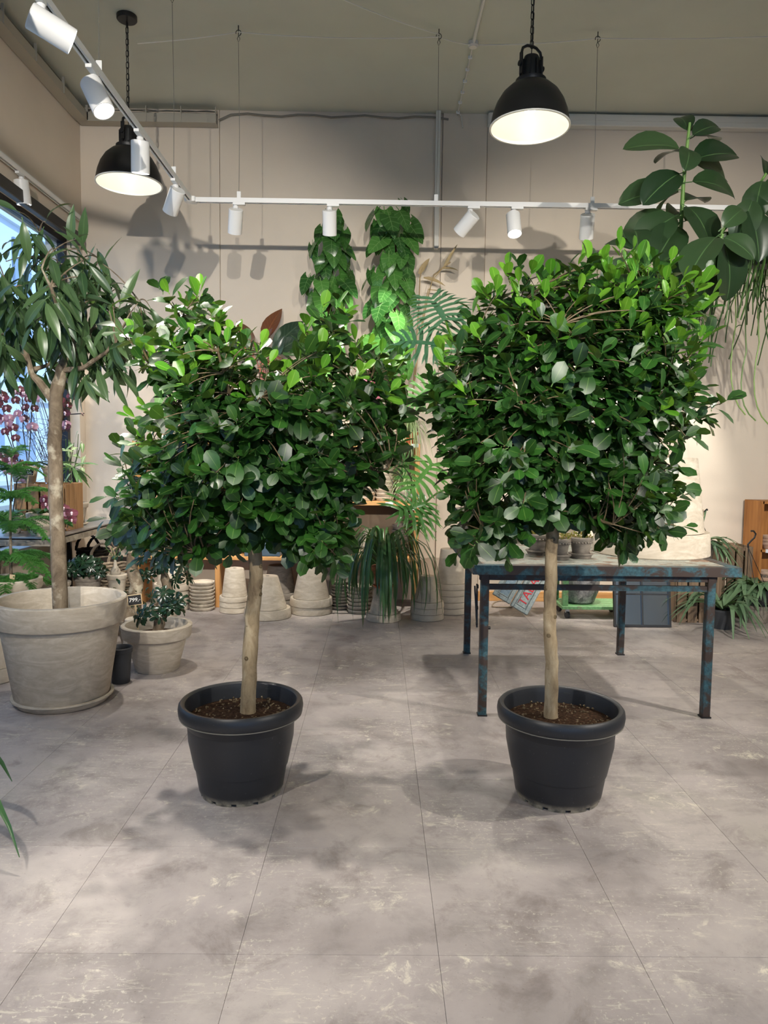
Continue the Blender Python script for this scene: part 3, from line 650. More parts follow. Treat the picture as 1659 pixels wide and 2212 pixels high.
# ================================================================== the two ficus trees
def inside(poly, x, z):
    c = False; n = len(poly)
    for i in range(n):
        (x1, z1), (x2, z2) = poly[i], poly[(i+1) % n]
        if (z1 > z) != (z2 > z) and x < (x2-x1)*(z-z1)/(z2-z1)+x1: c = not c
    return c
def edist(poly, x, z):
    b = 9; p = V((x, z)); n = len(poly)
    for i in range(n):
        a = V(poly[i]); d = V(poly[(i+1) % n])-a; t = max(0, min(1, (p-a).dot(d)/max(d.length_squared, 1e-9))); b = min(b, (a+d*t-p).length)
    return b
def tub(root, c, r1, h):
    s = r1/.265; z = h
    prof = [(0, .012), (.174*s, .012), (.180*s, .02), (.196*s, .12), (.2165*s, z*.72), (.2275*s, z*.75), (.232*s, z*.86), (.235*s, z-.062)]
    mb = MB().lathe(prof, 48, c)
    # scalloped foot with drain slots
    for k in range(12):
        a0, a1 = 2*math.pi*(k+.12)/12, 2*math.pi*(k+.88)/12; seg = []
        for j in range(6):
            a = a0+(a1-a0)*j/5; seg.append(V((math.cos(a), math.sin(a), 0)))
        vs = []; fs = []
        for u in seg:
            for r, zz in ((.166*s, 0), (.173*s, 0), (.1765*s, .022), (.166*s, .022)): vs.append(V(c)+u*r+V((0, 0, zz)))
        for j in range(5):
            for q in range(4): fs.append((j*4+q, (j+1)*4+q, (j+1)*4+(q+1) % 4, j*4+(q+1) % 4))
        fs += [(3, 2, 1, 0), (20, 21, 22, 23)]; mb._add(vs, fs)
    for k in range(10):             # shallow upright ribs
        a = 2*math.pi*(k+.3)/10
        mb.bar(V(c)+V((.1755*s*math.cos(a), .1755*s*math.sin(a), .03)), V(c)+V((.2105*s*math.cos(a), .2105*s*math.sin(a), z*.71)), .012, .006, (math.cos(a), math.sin(a), 0))
    mb.build('tub_body', M['tub'], root)
    rim = [(.231*s, z-.064), (.256*s, z-.060), (.262*s, z-.052), (.265*s, z-.03), (.262*s, z-.010), (.254*s, z), (.244*s, z), (.236*s, z-.006), (.230*s, z-.03), (.224*s, z*.6), (.20*s, z*.3), (0, z*.3)]
    MB().lathe(rim, 56, c).build('tub_rim', M['tub'], root)
    MB().lathe([(.256*s, z-.0605), (.2605*s, z-.0605), (.2605*s, z-.057), (.256*s, z-.057)], 56, c, None, True).build('moulding_seam', M['cable'], root)
    for a in (1.2, 4.0):
        MB().box(V(c)+V((.232*s*math.cos(a), .232*s*math.sin(a), z-.03)), (.004, .03, .014), Matrix.Rotation(a, 3, 'Z')).build('handle_slot', M['slot'], root, False)
def ficus(label, basepx, c, r1, h, trunk_px, trunk_r, crown_px, ry, ntw, seed, mains, young=.5):
    random.seed(seed); c = V(c); Y0 = c.y
    root = thing('potted_ficus_tree', label, 'potted tree', c)
    tub(root, c, r1, h)
    zs = h*.82
    sl = soil(root, c+V((0, 0, zs)), r1*.86, .008, 32)
    bits = MB()
    for _ in range(150):
        a = U(0, 6.28); r = r1*.8*math.sqrt(random.random()); bits.box(c+V((r*math.cos(a), r*math.sin(a), zs+.012)), (U(.004, .014), U(.003, .007), U(.003, .008)), Matrix.Rotation(U(0, 6), 3, rv().normalized()))
    bo = bits.build('bark_chips', M['twig'], root, False); bo['kind'] = 'stuff'
    tp = [at(x, y, Y0+dy) for x, y, dy in trunk_px]; tp[0].z = zs-.02
    P = []; Rr = []; N = len(tp)
    for i in range(N-1):
        for j in range(5):
            t = j/5; P.append(tp[i].lerp(tp[i+1], t)+V((U(-1, 1), U(-1, 1), 0))*.0025); Rr.append((trunk_r[0]+(trunk_r[1]-trunk_r[0])*(i+t)/(N-1))*U(.96, 1.05))
    P.append(tp[-1]); Rr.append(trunk_r[1]); Rr[0] *= 1.08
    tk = MB().tube(P, Rr, 16).build('trunk', M['bark'], root)
    for k in range(5):
        i = random.randrange(3, len(P)-2); a = U(3.4, 6.0); d = V((math.cos(a), math.sin(a), 0))
        MB().lathe([(.010, -.004), (.009, .003), (.004, .004), (.003, -.002), (0, -.003)], 10, P[i]+d*Rr[i]*.97, cylM(d)).build('branch_scar', M['twig'], tk)
    poly = [(q.x, q.z) for q in (at(x, y, Y0) for x, y in crown_px)]
    xs = [p[0] for p in poly]; zs_ = [p[1] for p in poly]; top = tp[-1]
    def thick(x, z): e = min(edist(poly, x, z)/.34, 1); return ry*math.sqrt(max(0, 1-(1-e)**2))
    # main branches
    br = []
    for (mx_, my_, dy) in mains:
        e = at(mx_, my_, Y0+dy); st = top-V((0, 0, U(.0, .10))); m = st.lerp(e, .45)+V((0, 0, -.02))+ (e-st).cross(V((0, 1, 0)))*U(-.06, .06)
        pts = bez(st, m, e, 10); pts = [p+rv(.006) for p in pts]; br.append(pts)
        MB().tube(pts, [.013*(1-i/11)+.0035 for i in range(11)], 7).build('branch', M['twig'], root)
    # twig tips spread through the crown, denser towards its outside
    tips = []; tries = 0
    while len(tips) < ntw and tries < ntw*60:
        tries += 1
        x, z = U(min(xs), max(xs)), U(min(zs_), max(zs_))
        if not inside(poly, x, z) or edist(poly, x, z) < .028: continue
        s = thick(x, z); q = U(-1, 1); q = math.copysign(abs(q)**.55, q) if q < 0 else q
        p = V((x, Y0+s*q, z)); dm = .044 if q < -.3 else .054
        if any((p-o).length < dm for o in tips): continue
        tips.append(p)
    fol = Foliage(); tw = MB(); leaves = []
    center = top+V((0, 0, -.05))
    for p in tips:
        best = None
        for b in br:
            for i, q in enumerate(b[1:], 1):
                d = (p-q).length+ (0.25 if (p-q).dot(q-center) < 0 else 0)
                if best is None or d < best[0]: best = (d, q, (b[i]-b[i-1]).normalized())
        _, q, bd = best; dv = (p-q)
        out = (p-center).normalized(); td = (dv.normalized()*.8+out*.8+V((0, 0, .25 if p.z > top.z else -.05))+rv(.25)).normalized()
        mid = q.lerp(p, .5)+bd*dv.length*.15
        pts = bez(q, mid, p, 5); tw.tube(pts, [.003, .0027, .0024, .0022, .002, .0018], 5)
        hi = (p.z-min(zs_))/(max(zs_)-min(zs_)); yg = random.random() < young*max(0, hi-.35)
        nL = random.randint(7, 9); ph = U(0, 6.28); e1 = td.orthogonal().normalized(); e2 = td.cross(e1)
        for k in range(nL):
            a = ph+k*2.4; side = e1*math.cos(a)+e2*math.sin(a); s = .02*k
            pos = p+td*(.03-s); open_ = min(.35+.17*k, 1.25)
            d = (td*math.cos(open_)+side*math.sin(open_)+V((0, 0, -.05*k))).normalized()
            n = (td*.9+V((0, -.25, .55))+rv(.35)); n = (n-d*n.dot(d))
            if n.length < .05: n = V((0, 0, 1))
            if (yg and k < 4) or (hi > .62 and k < 2 and random.random() < .35): me = random.choice(LFY); sc = U(.8, 1.15)
            else: me = random.choice(LF); sc = U(.72, 1.08)*(.72 if k == 0 else 1)
            leaves.append((pos, d, n.normalized(), me, sc))
    if tw.v:
        o = tw.build('twigs', M['twig'], root); o['kind'] = 'stuff'
    leaves.sort(key=lambda l: l[0].y); cell = {}; pick = []; rest = []
    for l in leaves:
        c_ = l[0]+l[1]*.05; u, v_ = proj(c_); key = (int(u/24), int(v_/24))
        if key not in cell and len(pick) < 298: cell[key] = 1; pick.append(l)
        else: rest.append(l)
    for pos, d, n, me, sc in pick: put('leaf', me, frame(pos, d, n, sc), root)
    for pos, d, n, me, sc in rest:
        if me in LF: me = random.choice(LFS)
        fol.add(me, frame(pos, d, n, sc))
    fol.build('foliage', root)
    return root
def base_at(px, py_front, r):
    f = onz(px, py_front, 0); return V((f.x*(f.y+r)/f.y, f.y+r, 0))
cL = base_at(522, 1747, .183); cR = base_at(1203, 1759, .183)
LCROWN = [(240, 1105), (262, 1050), (262, 965), (300, 905), (345, 860), (335, 800), (268, 735), (252, 690), (300, 690), (345, 745), (385, 720), (360, 660), (345, 632), (392, 624), (480, 636), (505, 690), (560, 735), (605, 775), (650, 735), (672, 670), (715, 640), (750, 660), (770, 705), (800, 745), (865, 790), (915, 850), (905, 905), (862, 950), (880, 1005), (835, 1050), (775, 1085), (775, 1150), (745, 1235), (690, 1252), (640, 1200), (600, 1165), (540, 1180), (460, 1205), (400, 1228), (330, 1190), (255, 1160)]
RCROWN = [(972, 1232), (975, 1160), (985, 1110), (968, 1060), (945, 960), (922, 890), (930, 800), (958, 725), (1000, 680), (1050, 630), (1090, 580), (1130, 582), (1170, 600), (1230, 582), (1280, 560), (1340, 556), (1400, 590), (1475, 600), (1505, 665), (1478, 715), (1510, 752), (1480, 800), (1478, 850), (1530, 840), (1552, 850), (1525, 900), (1480, 930), (1450, 985), (1440, 1015), (1455, 1060), (1440, 1130), (1370, 1195), (1300, 1182), (1240, 1130), (1190, 1100), (1130, 1150), (1105, 1205), (1050, 1180)]
ficus('round-leaved ficus tree with a leaning trunk in a black tub, clear of the table', None, cL, .266, .400,
      [(536, 1540, 0), (539, 1440, 0), (545, 1330, .01), (553, 1250, 0), (552, 1180, 0), (556, 1110, 0)], (.034, .027), LCROWN, .46, 560, 5,
      [(300, 1080, -.1), (290, 980, .2), (330, 800, 0), (390, 690, -.1), (470, 760, -.35), (560, 860, -.3), (640, 800, .25), (710, 720, .05), (800, 820, -.1), (870, 880, .1), (840, 1010, -.25), (720, 1190, -.25), (420, 1190, -.25), (560, 1000, .35), (460, 1000, .35)], .62)
ficus('round-leaved ficus tree with a straight trunk in a black tub before the table', None, cR, .269, .400,
      [(1191, 1530, 0), (1192, 1430, 0), (1187, 1330, .01), (1191, 1230, 0), (1193, 1120, 0), (1196, 1060, 0)], (.029, .025), RCROWN, .46, 620, 8,
      [(1010, 1170, -.2), (980, 1000, .1), (970, 850, 0), (1030, 730, -.2), (1120, 660, -.1), (1210, 700, -.35), (1290, 640, .1), (1380, 680, -.1), (1450, 700, .1), (1420, 850, -.2), (1500, 880, .05), (1410, 1000, -.1), (1400, 1130, -.2), (1120, 850, -.4), (1230, 900, .38), (1320, 1130, -.3)], .9)

def text_part(s, size, mat, parent, Mw, name='lettering', ext=.0006, shear=0.0):
    cu = bpy.data.curves.new('txt', 'FONT'); cu.body = s; cu.size = size; cu.extrude = ext; cu.shear = shear; cu.align_x = 'CENTER'; cu.align_y = 'CENTER'
    to = bpy.data.objects.new('txt', cu); COL.objects.link(to); dg = bpy.context.evaluated_depsgraph_get()
    me = bpy.data.meshes.new_from_object(to.evaluated_get(dg)); bpy.data.objects.remove(to); me.name = name; me.materials.clear(); me.materials.append(mat)
    return put(name, me, Mw, parent)
def facing(p, tilt=0.0, roll=0.0, yaw=0.0):   # board frame: text x to the right, z towards the viewer's side (-y)
    Mx = Matrix.Rotation(yaw, 4, 'Z') @ Matrix.Rotation(R(90)-tilt, 4, 'X') @ Matrix.Rotation(roll, 4, 'Z'); Mx.translation = p; return Mx
def price_sign(p, w_, h_, lines, label, stick=.12, roll=0.0, yaw=0.0, tilt=.15):
    root = thing('price_sign', label, 'price sign', p-V((0, 0, h_/2+stick))); F = facing(p, tilt, roll, yaw)
    def bx_(c, d, name, mat): 
        mb = MB().box((0, 0, 0), d, None, min(d)*.2); me = mb.mesh(name, mat, False); put(name, me, F @ Matrix.Translation(c), root)
    bx_((0, 0, 0), (w_, h_, .006), 'sign_frame', M['wood_l']); bx_((0, 0, .0035), (w_*.9, h_*.86, .003), 'chalkboard', M['slate'])
    bx_((0, -h_/2-stick/2+.01, -.004), (.010, stick+.02, .004), 'stick', M['wood_l'])
    for s, sz, x, y in lines: text_part(s, sz, M['chalk'], root, F @ Matrix.Translation((x, y, .0056)), 'lettering', .0003, .15)
    return root

# ================================================================== old blue table
TZ = .862
fl, fr = onz(1039, 1540), onz(1527, 1553); bl, br_ = onz(1007, 1408), onz(1342, 1416)
FY, BY = (fl.y+fr.y)/2+.0, (bl.y+br_.y)/2
LX = .64*.5+fl.x*.5 if False else fl.x; RX_ = fr.x
tb = thing('work_table', 'long worn table with teal-painted rusty metal legs and a weathered plank top', 'table', ((LX+RX_)/2, (FY+BY)/2, 0))
blx = bl.x; brx = br_.x
for x, y in ((LX, FY), (RX_, FY), (blx, BY), (brx, BY)):
    sx = 1 if x < (LX+RX_)/2 else -1; sy = 1 if y < (FY+BY)/2 else -1
    MB().box((x, y, (TZ-.05)/2), (.046, .046, TZ-.05), None, .004).build('leg', M['teal'], tb, False)
    MB().box((x, y, .004), (.054, .054, .008)).build('foot_plate', M['black'], tb, False)
for y, xa, xb in ((FY, LX, RX_), (BY, blx, brx)):
    MB().bar((xa-.03, y, TZ-.068), (xb+.03, y, TZ-.068), .03, .042).build('apron', M['teal'], tb, False)
    MB().bar((xa, y, TZ-.128), (xb, y, TZ-.128), .024, .030).build('cross_rail', M['teal'], tb, False)
for x in (LX, RX_): MB().bar((x, FY, TZ-.068), (x, BY, TZ-.068), .03, .042).build('apron', M['teal'], tb, False)
X0, X1, Y0_, Y1_ = LX-.075, RX_+.145, FY-.06, BY+.10
for a, b in (((X0, Y0_+.03, 0), (X1, Y0_+.03, 0)), ((X0, Y1_-.03, 0), (X1, Y1_-.03, 0))): MB().bar(V(a)+V((0, 0, TZ-.026)), V(b)+V((0, 0, TZ-.026)), .06, .052).build('edge_frame', M['teal'], tb, False)
for x in (X0+.03, X1-.03): MB().bar((x, Y0_+.06, TZ-.026), (x, Y1_-.06, TZ-.026), .06, .052).build('edge_frame', M['teal'], tb, False)
npk = 7; pw = (Y1_-Y0_-.12)/npk
for k in range(npk): MB().box(((X0+X1)/2, Y0_+.06+pw*(k+.5), TZ-.018), (X1-X0-.122, pw-.004, .034+.002*(k % 3)), None, .003).build('plank', M['topwood'], tb, False)
for dx in (0, .012): MB().bar((LX-.03-dx, FY+.10, TZ-.13-dx), (LX-.03, FY+.06, .50-dx), .008, .014).build('folding_stay', M['black'], tb, False)
for z in (TZ-.14, .60, .51): MB().lathe([(0, 0), (.012, 0), (.012, .01), (0, .01)], 10, (LX-.026, FY+.065, z), cylM(V((-1, 0, 0)))).build('bolt', M['black'], tb)
MB().lathe([(0, 0), (.010, 0), (.008, .014), (0, .016)], 10, (LX+.023, FY, .50), cylM(V((1, 0, 0)))).build('bolt', M['black'], tb)

# small grey pots of sedum on the table
mini = leaf_mesh('sprig', M['l_mini'], .014, .009, ellip, 2, 2, .2, .3)
def sedum_pot(px, py, label, r=.066, h=.115, sauc=True):
    f = onz(px, py, TZ); c = V((f.x*(f.y+r)/f.y, f.y+r, TZ))
    z0 = 0
    if sauc:
        saucer(c, r*1.02, label.replace('pot of sedum', 'saucer under the sedum pot').replace('holding', 'under'), M['clayd'], .026); z0 = .010
    root = thing('sedum_pot', label, 'potted plant', c+V((0, 0, z0))); cc = c+V((0, 0, z0)); r0 = r*.72
    clay_pot(root, cc, r0, r, h, M['clayd'], h*.22, .005, 28)
    rope = MB()
    for k in range(22):
        a = 2*math.pi*k/22; rope.sphere(cc+V(((r*.955)*math.cos(a), (r*.955)*math.sin(a), h*.74)), .008, 6, 4, (1, 1, .8))
    rope.build('rim_ornament', M['clayd'], root)
    soil(root, cc+V((0, 0, h*.86)), r*.9, .004)
    fo = Foliage()
    for _ in range(210):
        a, q = U(0, 6.28), math.sqrt(random.random())*r*1.0; p = cc+V((q*math.cos(a), q*math.sin(a), h*.88+U(.004, .05)*(1.1-q/r*.6)))
        fo.add(mini, frame(p, V((math.cos(a)*.6, math.sin(a)*.6, .8))+rv(.6), rv(), U(.8, 1.3)))
    fo.build('sedum_leaves', root); return root
random.seed(3)
sedum_pot(1254, 1208, 'small grey pot of sedum beside the huge upturned pot, on the table')
sedum_pot(1206, 1211, 'small grey pot of sedum right behind the ficus trunk, on the table')
sedum_pot(1163, 1201, 'small grey pot of sedum with full mossy top, further back on the table', .072, .12)
sedum_pot(1090, 1208, 'small grey pot of sedum under low ficus leaves, on the table')
sedum_pot(1052, 1200, 'small grey pot of sedum nearest the bare end of the table', .07, .115)
def up_pot(c, r0, r1, h, mat, label, name='clay_pot', rim_h=None, out=.012, group=None, n=40, rz=0):
    root = thing(name, label, 'pot', c, rz, group); clay_pot(root, V(c), r0, r1, h, mat, rim_h, out, n); return root
def inv_pot(c, r0, r1, h, mat, label, rim_h=None, out=.012, group=None, n=40):
    root = thing('clay_pot', label, 'pot', c, 0, group); clay_pot(root, V(c), r0, r1, h, mat, rim_h, out, n, True, True, h*.94); return root
# a back row of empty grey pots on the table
for px, lab in ((1128, 'empty grey clay pot behind the sedum pots, close to the table end'), (1215, 'empty grey clay pot behind the ficus trunk at the back of the table')):
    up_pot(V((at(px, 1150, 5.15).x, 5.15, TZ)), .075, .11, .17, M['clay'], lab)
# huge upturned pot and the tower on it
gy = 4.60; gc = V((at(1404, 1190, gy).x, gy, TZ)); gr = 118*mpp(gy)
gh = at(1404, 988, gy).z-TZ
inv_pot(gc, .258, gr-.012, gh, M['clay'], 'huge pale clay pot standing upside down on the blue table', .145, .022, None, 64)
z1 = TZ+gh
saucer(V((gc.x, gy, z1)), .165, 'pale grey clay saucer on the foot of the huge upturned pot', M['clay'], .022)
up_pot(V((gc.x, gy, z1+.010)), .13, .165, .20, M['clayl'], 'pale clay pot holding up the rubber plant, on the huge upturned pot', 'clay_pot', .02, .006)
z2 = z1+.215
saucer(V((gc.x, gy, z2-.003)), .205, 'wide pale saucer under the rubber plant pot', M['clay'], .030)

# ------------------------------------------------------------------ rubber plant on the tower
z3 = z2+.010
rp = thing('rubber_plant', 'tall rubber plant with big dark glossy leaves atop the stacked pots', 'potted plant', (gc.x, gy, z3))
clay_pot(rp, V((gc.x, gy, z3)), .17, .21, .36, M['clayl'], .05, .010, 48, False, True, .3); soil(rp, V((gc.x, gy, z3+.32)), .19)
LR = [leaf_mesh('leaf', M['l_rub'], .30, .20, ellip, 9, 6, f_, d_, .045, 0, .012, .009) for f_, d_ in ((.26, .85), (.36, .55), (.16, 1.25))]
sb = V((gc.x, gy, z3+.30))
def stem(pxs, r0=.017, r1=.008):
    pts = [sb.copy()]+[at(x, y, gy+dy) for x, y, dy in pxs]; P = []
    for a, b in zip(pts, pts[1:]): P += [a.lerp(b, k/4) for k in range(4)]
    P.append(pts[-1]); MB().tube(P, [r0+(r1-r0)*i/(len(P)-1) for i in range(len(P))], 9).build('stem', M['stemg'], rp); return P
S1 = stem([(1440, 640, 0), (1468, 540, -.02), (1476, 400, 0), (1486, 300, 0), (1490, 265, 0)])
S2 = stem([(1470, 620, .1), (1560, 500, .15), (1620, 430, .1), (1655, 375, .1)], .014)
S3 = stem([(1430, 640, -.1), (1390, 590, -.2), (1372, 540, -.25)], .012)
S4 = stem([(1480, 640, -.15), (1540, 560, -.3), (1562, 505, -.35)], .012)
S5 = stem([(1450, 650, .15), (1430, 560, .25), (1440, 470, .3)], .012)
# leaves: base pixel, tip pixel, depth of base and of tip
RL = [((1488, 290), (1473, 224), 0, .02), ((1488, 292), (1503, 230), .0, .12), ((1486, 300), (1569, 248), -.02, -.10), ((1490, 300), (1572, 262), .03, .1), ((1483, 325), (1358, 308), -.02, -.1), ((1484, 330), (1413, 318), .03, .18),
      ((1484, 320), (1508, 340), 0, -.2), ((1480, 352), (1632, 318), -.02, -.05), ((1482, 350), (1640, 400), .03, .12), ((1478, 372), (1422, 408), -.03, -.22), ((1476, 395), (1625, 392), -.02, -.12), ((1474, 410), (1334, 440), -.01, -.05), ((1476, 412), (1400, 440), .02, .2),
      ((1474, 440), (1535, 395), .02, .1), ((1472, 440), (1552, 492), -.03, -.30), ((1470, 462), (1386, 528), -.03, -.28), ((1470, 470), (1330, 505), .02, .04), ((1468, 480), (1440, 560), -.02, -.25), ((1470, 480), (1560, 470), .02, .16),
      ((1552, 500), (1628, 440), -.33, -.42), ((1556, 505), (1484, 590), -.35, -.52), ((1556, 508), (1608, 632), -.33, -.42), ((1552, 510), (1622, 540), -.33, -.50), ((1548, 520), (1520, 610), -.3, -.45), ((1545, 525), (1545, 690), -.28, -.35), ((1535, 545), (1470, 640), -.28, -.42),
      ((1374, 545), (1318, 500), -.25, -.22), ((1376, 548), (1385, 455), -.25, -.20), ((1378, 555), (1300, 610), -.24, -.25), ((1385, 570), (1440, 615), -.22, -.40),
      ((1648, 385), (1690, 330), .1, .1), ((1650, 380), (1625, 455), .1, 0), ((1640, 400), (1720, 400), .1, .05), ((1630, 420), (1610, 500), .1, -.02), ((1622, 430), (1700, 470), .1, 0), ((1612, 440), (1655, 560), .1, -.05), ((1590, 470), (1660, 520), .12, 0), ((1580, 480), (1580, 590), .14, .05),
      ((1438, 480), (1500, 430), .3, .35), ((1436, 490), (1370, 480), .28, .3), ((1440, 500), (1490, 560), .26, .2), ((1500, 580), (1530, 670), .05, -.05), ((1490, 600), (1560, 640), .05, .05), ((1450, 600), (1400, 660), .05, -.1)]
random.seed(21)
for (bx_, by_), (tx_, ty_), d0, d1 in RL:
    a = at(bx_, by_, gy+d0); b = at(tx_, ty_, gy+d1); d = b-a; L = d.length
    me = LR[0] if L < .32 else random.choice(LR[1:]) if random.random() < .4 else LR[0]
    sc = max(.62, min(1.12, L/.325)); n = V((U(-.5, .5), -.95, .7))+rv(.25)
    dd = d.normalized()+V((0, -.05, .30)); put('leaf', me, frame(a, dd, n, sc), rp)

# ------------------------------------------------------------------ hanging mistletoe cactus
hy = 5.35; hc = at(1656, 545, hy); hp = thing('hanging_mistletoe_cactus', 'trailing mistletoe cactus with thin string-like stems hanging beside the rubber plant', 'hanging plant', hc)
MB().lathe([(0, -.10), (.09, -.10), (.13, .0), (.135, .06), (.128, .06), (.12, .0), (0, -.02)], 28, hc).build('pot_body', M['nursery'], hp); soil(hp, hc+V((0, 0, .04)), .12)
for k in range(3):
    a = 2.1*k+.4; MB().tube([hc+V((.13*math.cos(a), .13*math.sin(a), .06)), hc+V((0, 0, .5))], .0025, 5).build('hanger_wire', M['wire'], hp)
MB().tube([hc+V((0, 0, .5)), V((hc.x, hc.y, ZC))], .003, 5).build('hanger_cord', M['wire'], hp)
random.seed(4)
def dstem(p, a, drop, spread, r=.0042):
    pts = [p]; q = p.copy(); d = V((math.cos(a)*spread, math.sin(a)*spread, .35)); n = 16
    for i in range(n):
        d = (d+V((0, 0, -.22))+rv(.16)).normalized() if i else d.normalized(); q = q+d*(drop/n); pts.append(q.copy())
    return pts
mb = MB()
for k in range(190):
    a = U(0, 6.28); p = hc+V((.10*math.cos(a), .10*math.sin(a), .06)); pts = dstem(p, a, U(.55, 1.25), U(.5, 1.6)); mb.tube(pts, [.0066]*8+[.005]*9, 5)
    if k % 2:
        e = pts[U(9, 14).__int__()]; mb.tube(dstem(e, U(0, 6.28), U(.12, .3), .8), .0038, 5)
for k in range(70):                 # the young brush on top
    a = U(0, 6.28); p = hc+V((.08*math.cos(a), .08*math.sin(a), .05)); mb.tube(dstem(p, a, U(.2, .45), 1.6), .004, 5)
o = mb.build('stems', M['l_rhip'], hp); o['kind'] = 'stuff'
for (sx, sy, ln) in ((1590, 700, 1.0), (1612, 760, .75), (1640, 740, .9)):
    e = at(sx, sy+190*ln, hy); s0 = hc+V((-.1, -.05, .05)); MB().tube(bez(s0, at(sx-8, sy-160, hy), at(sx, sy, hy), 6)+bez(at(sx, sy, hy), at(sx-30, sy+150*ln, hy), e+V((.07, 0, -.02)), 6)[1:], .005, 5).build('long_stem', M['l_rhip'], hp)

# ------------------------------------------------------------------ under the table
def shutter(c, wdt, hgt, ang, lean, mat1, mat2, label, text=None):
    # framed panel standing on one corner: turned by ang in its own plane, leaning back by lean
    root = thing('wooden_shutter', label, 'shutter', c)
    F = Matrix.Translation(c) @ Matrix.Rotation(R(90)-lean, 4, 'X') @ Matrix.Rotation(ang, 4, 'Z')
    def b(cx, cy, w_, h_, z=0, th=.03, name='stile', mat=mat1): put(name, MB().box((0, 0, 0), (w_, h_, th), None, .004).mesh(name, mat, False), F @ Matrix.Translation((cx, cy, z)), root)
    fw = .036
    b(fw/2, hgt/2, fw, hgt); b(wdt-fw/2, hgt/2, fw, hgt); b(wdt/2, fw/2, wdt-2*fw, fw, 0, .03, 'rail'); b(wdt/2, hgt-fw/2, wdt-2*fw, fw, 0, .03, 'rail')
    b(wdt/2, hgt/2, wdt-2*fw, hgt-2*fw, -.006, .012, 'panel', mat2)
    for x in (fw+.008, wdt-fw-.008): b(x, hgt/2, .012, hgt-2*fw, .006, .014, 'moulding')
    b(wdt/2, fw+.008, wdt-2*fw-.03, .012, .006, .014, 'moulding')
    if text: text_part(text, .115, M['red'], root, F @ Matrix.Translation((wdt*.50, hgt*.335, .0015)) @ Matrix.Rotation(R(90), 4, 'Z'), 'painted_word', .0008, .05)
sy_ = 6.62
c2 = at(1137, 1322, sy_); c2.z = .012; 
kk = R(-31)
shutter(c2-V((.0, 0, 0))+V((-.18*math.cos(kk), 0, -.18*math.sin(kk)+.0)), .18, .72, kk, R(20), M['shutter'], M['shutter'], 'grey painted wooden shutter with TABAC in red, leaning under the table', 'TABAC')
c1 = c2+V((-.37*math.cos(kk), -.0, -.37*math.sin(kk)+.004)); shutter(c1+V((0, -.0, 0)), .18, .70, kk, R(20), M['shutter'], M['shutterb'], 'grey wooden shutter with a blue inset panel, leaning under the table')
bk = thing('fallen_basket_handle', 'thin grey bentwood hoop lying on the floor under the shutters', 'hoop', onz(1085, 1312)); pts = [onz(1085, 1312)+V((.10*math.cos(a), .03*math.sin(a), .008+.05*max(0, math.sin(a)))) for a in [k*math.pi*2/20 for k in range(21)]]; MB().tube(pts, .007, 6).build('hoop', M['wicker'], bk)
# green trolley with the zinc urn
q = onz(1228, 1338); ty0 = q.y; tx0 = q.x-.06
cart = thing('green_trolley', 'low green-painted wooden trolley on castors under the table', 'trolley', (tx0, ty0, 0)); cw_, cd_ = .62, .40
for k in range(4): MB().box((tx0+cw_/2, ty0+cd_*(k+.5)/4, .105), (cw_, cd_/4-.004, .030), None, .003).build('deck_board', M['greencart'], cart, False)
for dx, dy in ((.03, .03), (.03, cd_-.03)): MB().box((tx0+dx, ty0+dy, .33), (.05, .05, .42), None, .004).build('post', M['greencart'], cart, False)
for z in (.52, .36): MB().bar((tx0+.03, ty0+.03, z), (tx0+.03, ty0+cd_-.03, z), .02, .04).build('end_rail', M['greencart'], cart, False)
for dx in (.06, cw_-.06):
    for dy in (.05, cd_-.05):
        cq = V((tx0+dx, ty0+dy, .032)); w_ = MB().lathe([(0, -.012), (.032, -.012), (.032, .012), (0, .012)], 18, cq, cylM(V((1, .3, 0)))).build('castor_wheel', M['nursery'], cart)
        MB().bar(cq+V((0, 0, .02)), cq+V((0, 0, .06)), .036, .012).build('castor_fork', M['steel'], w_, False)
uc = V((at(1252, 1300, ty0+.2).x, ty0+.20, .12)); ur = thing('zinc_urn', 'round-bellied grey zinc urn standing on the green trolley', 'urn', uc); s = .175
MB().lathe([(0, 0), (.10, 0), (.13, .015), (s*.95, .11), (s, .20), (s*.97, .27), (s*.86, .315)], 40, uc).build('belly', M['zinc'], ur); MB().lathe([(s*.86, .315), (s*.80, .33), (s*.80, .345), (s*.92, .355), (s*.92, .365), (s*.76, .365), (s*.70, .30), (0, .05)], 40, uc).build('neck', M['zinc'], ur)
# paned mirror leaning on the crates
m0, m1 = onz(1326, 1354), onz(1450, 1356); my = (m0.y+m1.y)/2; mw = m1.x-m0.x; mh = .66
mr = thing('paned_mirror', 'dark-framed mirror divided into panes, leaning under the table', 'mirror', (m0.x, my, 0)); LN = R(10)
F = Matrix.Translation((m0.x, my, .004)) @ Matrix.Rotation(R(90)-LN, 4, 'X')
def mb_(cx, cy, w_, h_, z, th, name, mat): return put(name, MB().box((0, 0, 0), (w_, h_, th)).mesh(name, mat, False), F @ Matrix.Translation((cx, cy, z)), mr)
mb_(mw/2, mh/2, mw, mh, -.016, .010, 'back_board', M['black']); fw = .018
for x in (fw/2, mw-fw/2): mb_(x, mh/2, fw, mh, 0, .026, 'frame_bar', M['winframe'])
for y in (fw/2, mh-fw/2): mb_(mw/2, y, mw-2*fw, fw, 0, .026, 'frame_bar', M['winframe'])
mb_(mw/2, mh/2, .014, mh-2*fw, 0, .022, 'glazing_bar', M['winframe'])
for k in (1, 2): mb_(mw/2, mh*k/2.35, mw-2*fw, .014, 0, .022, 'glazing_bar', M['winframe'])
ys_ = [fw, mh/2.35-.007, mh/2.35+.007, mh*2/2.35-.007, mh*2/2.35+.007, mh-fw]
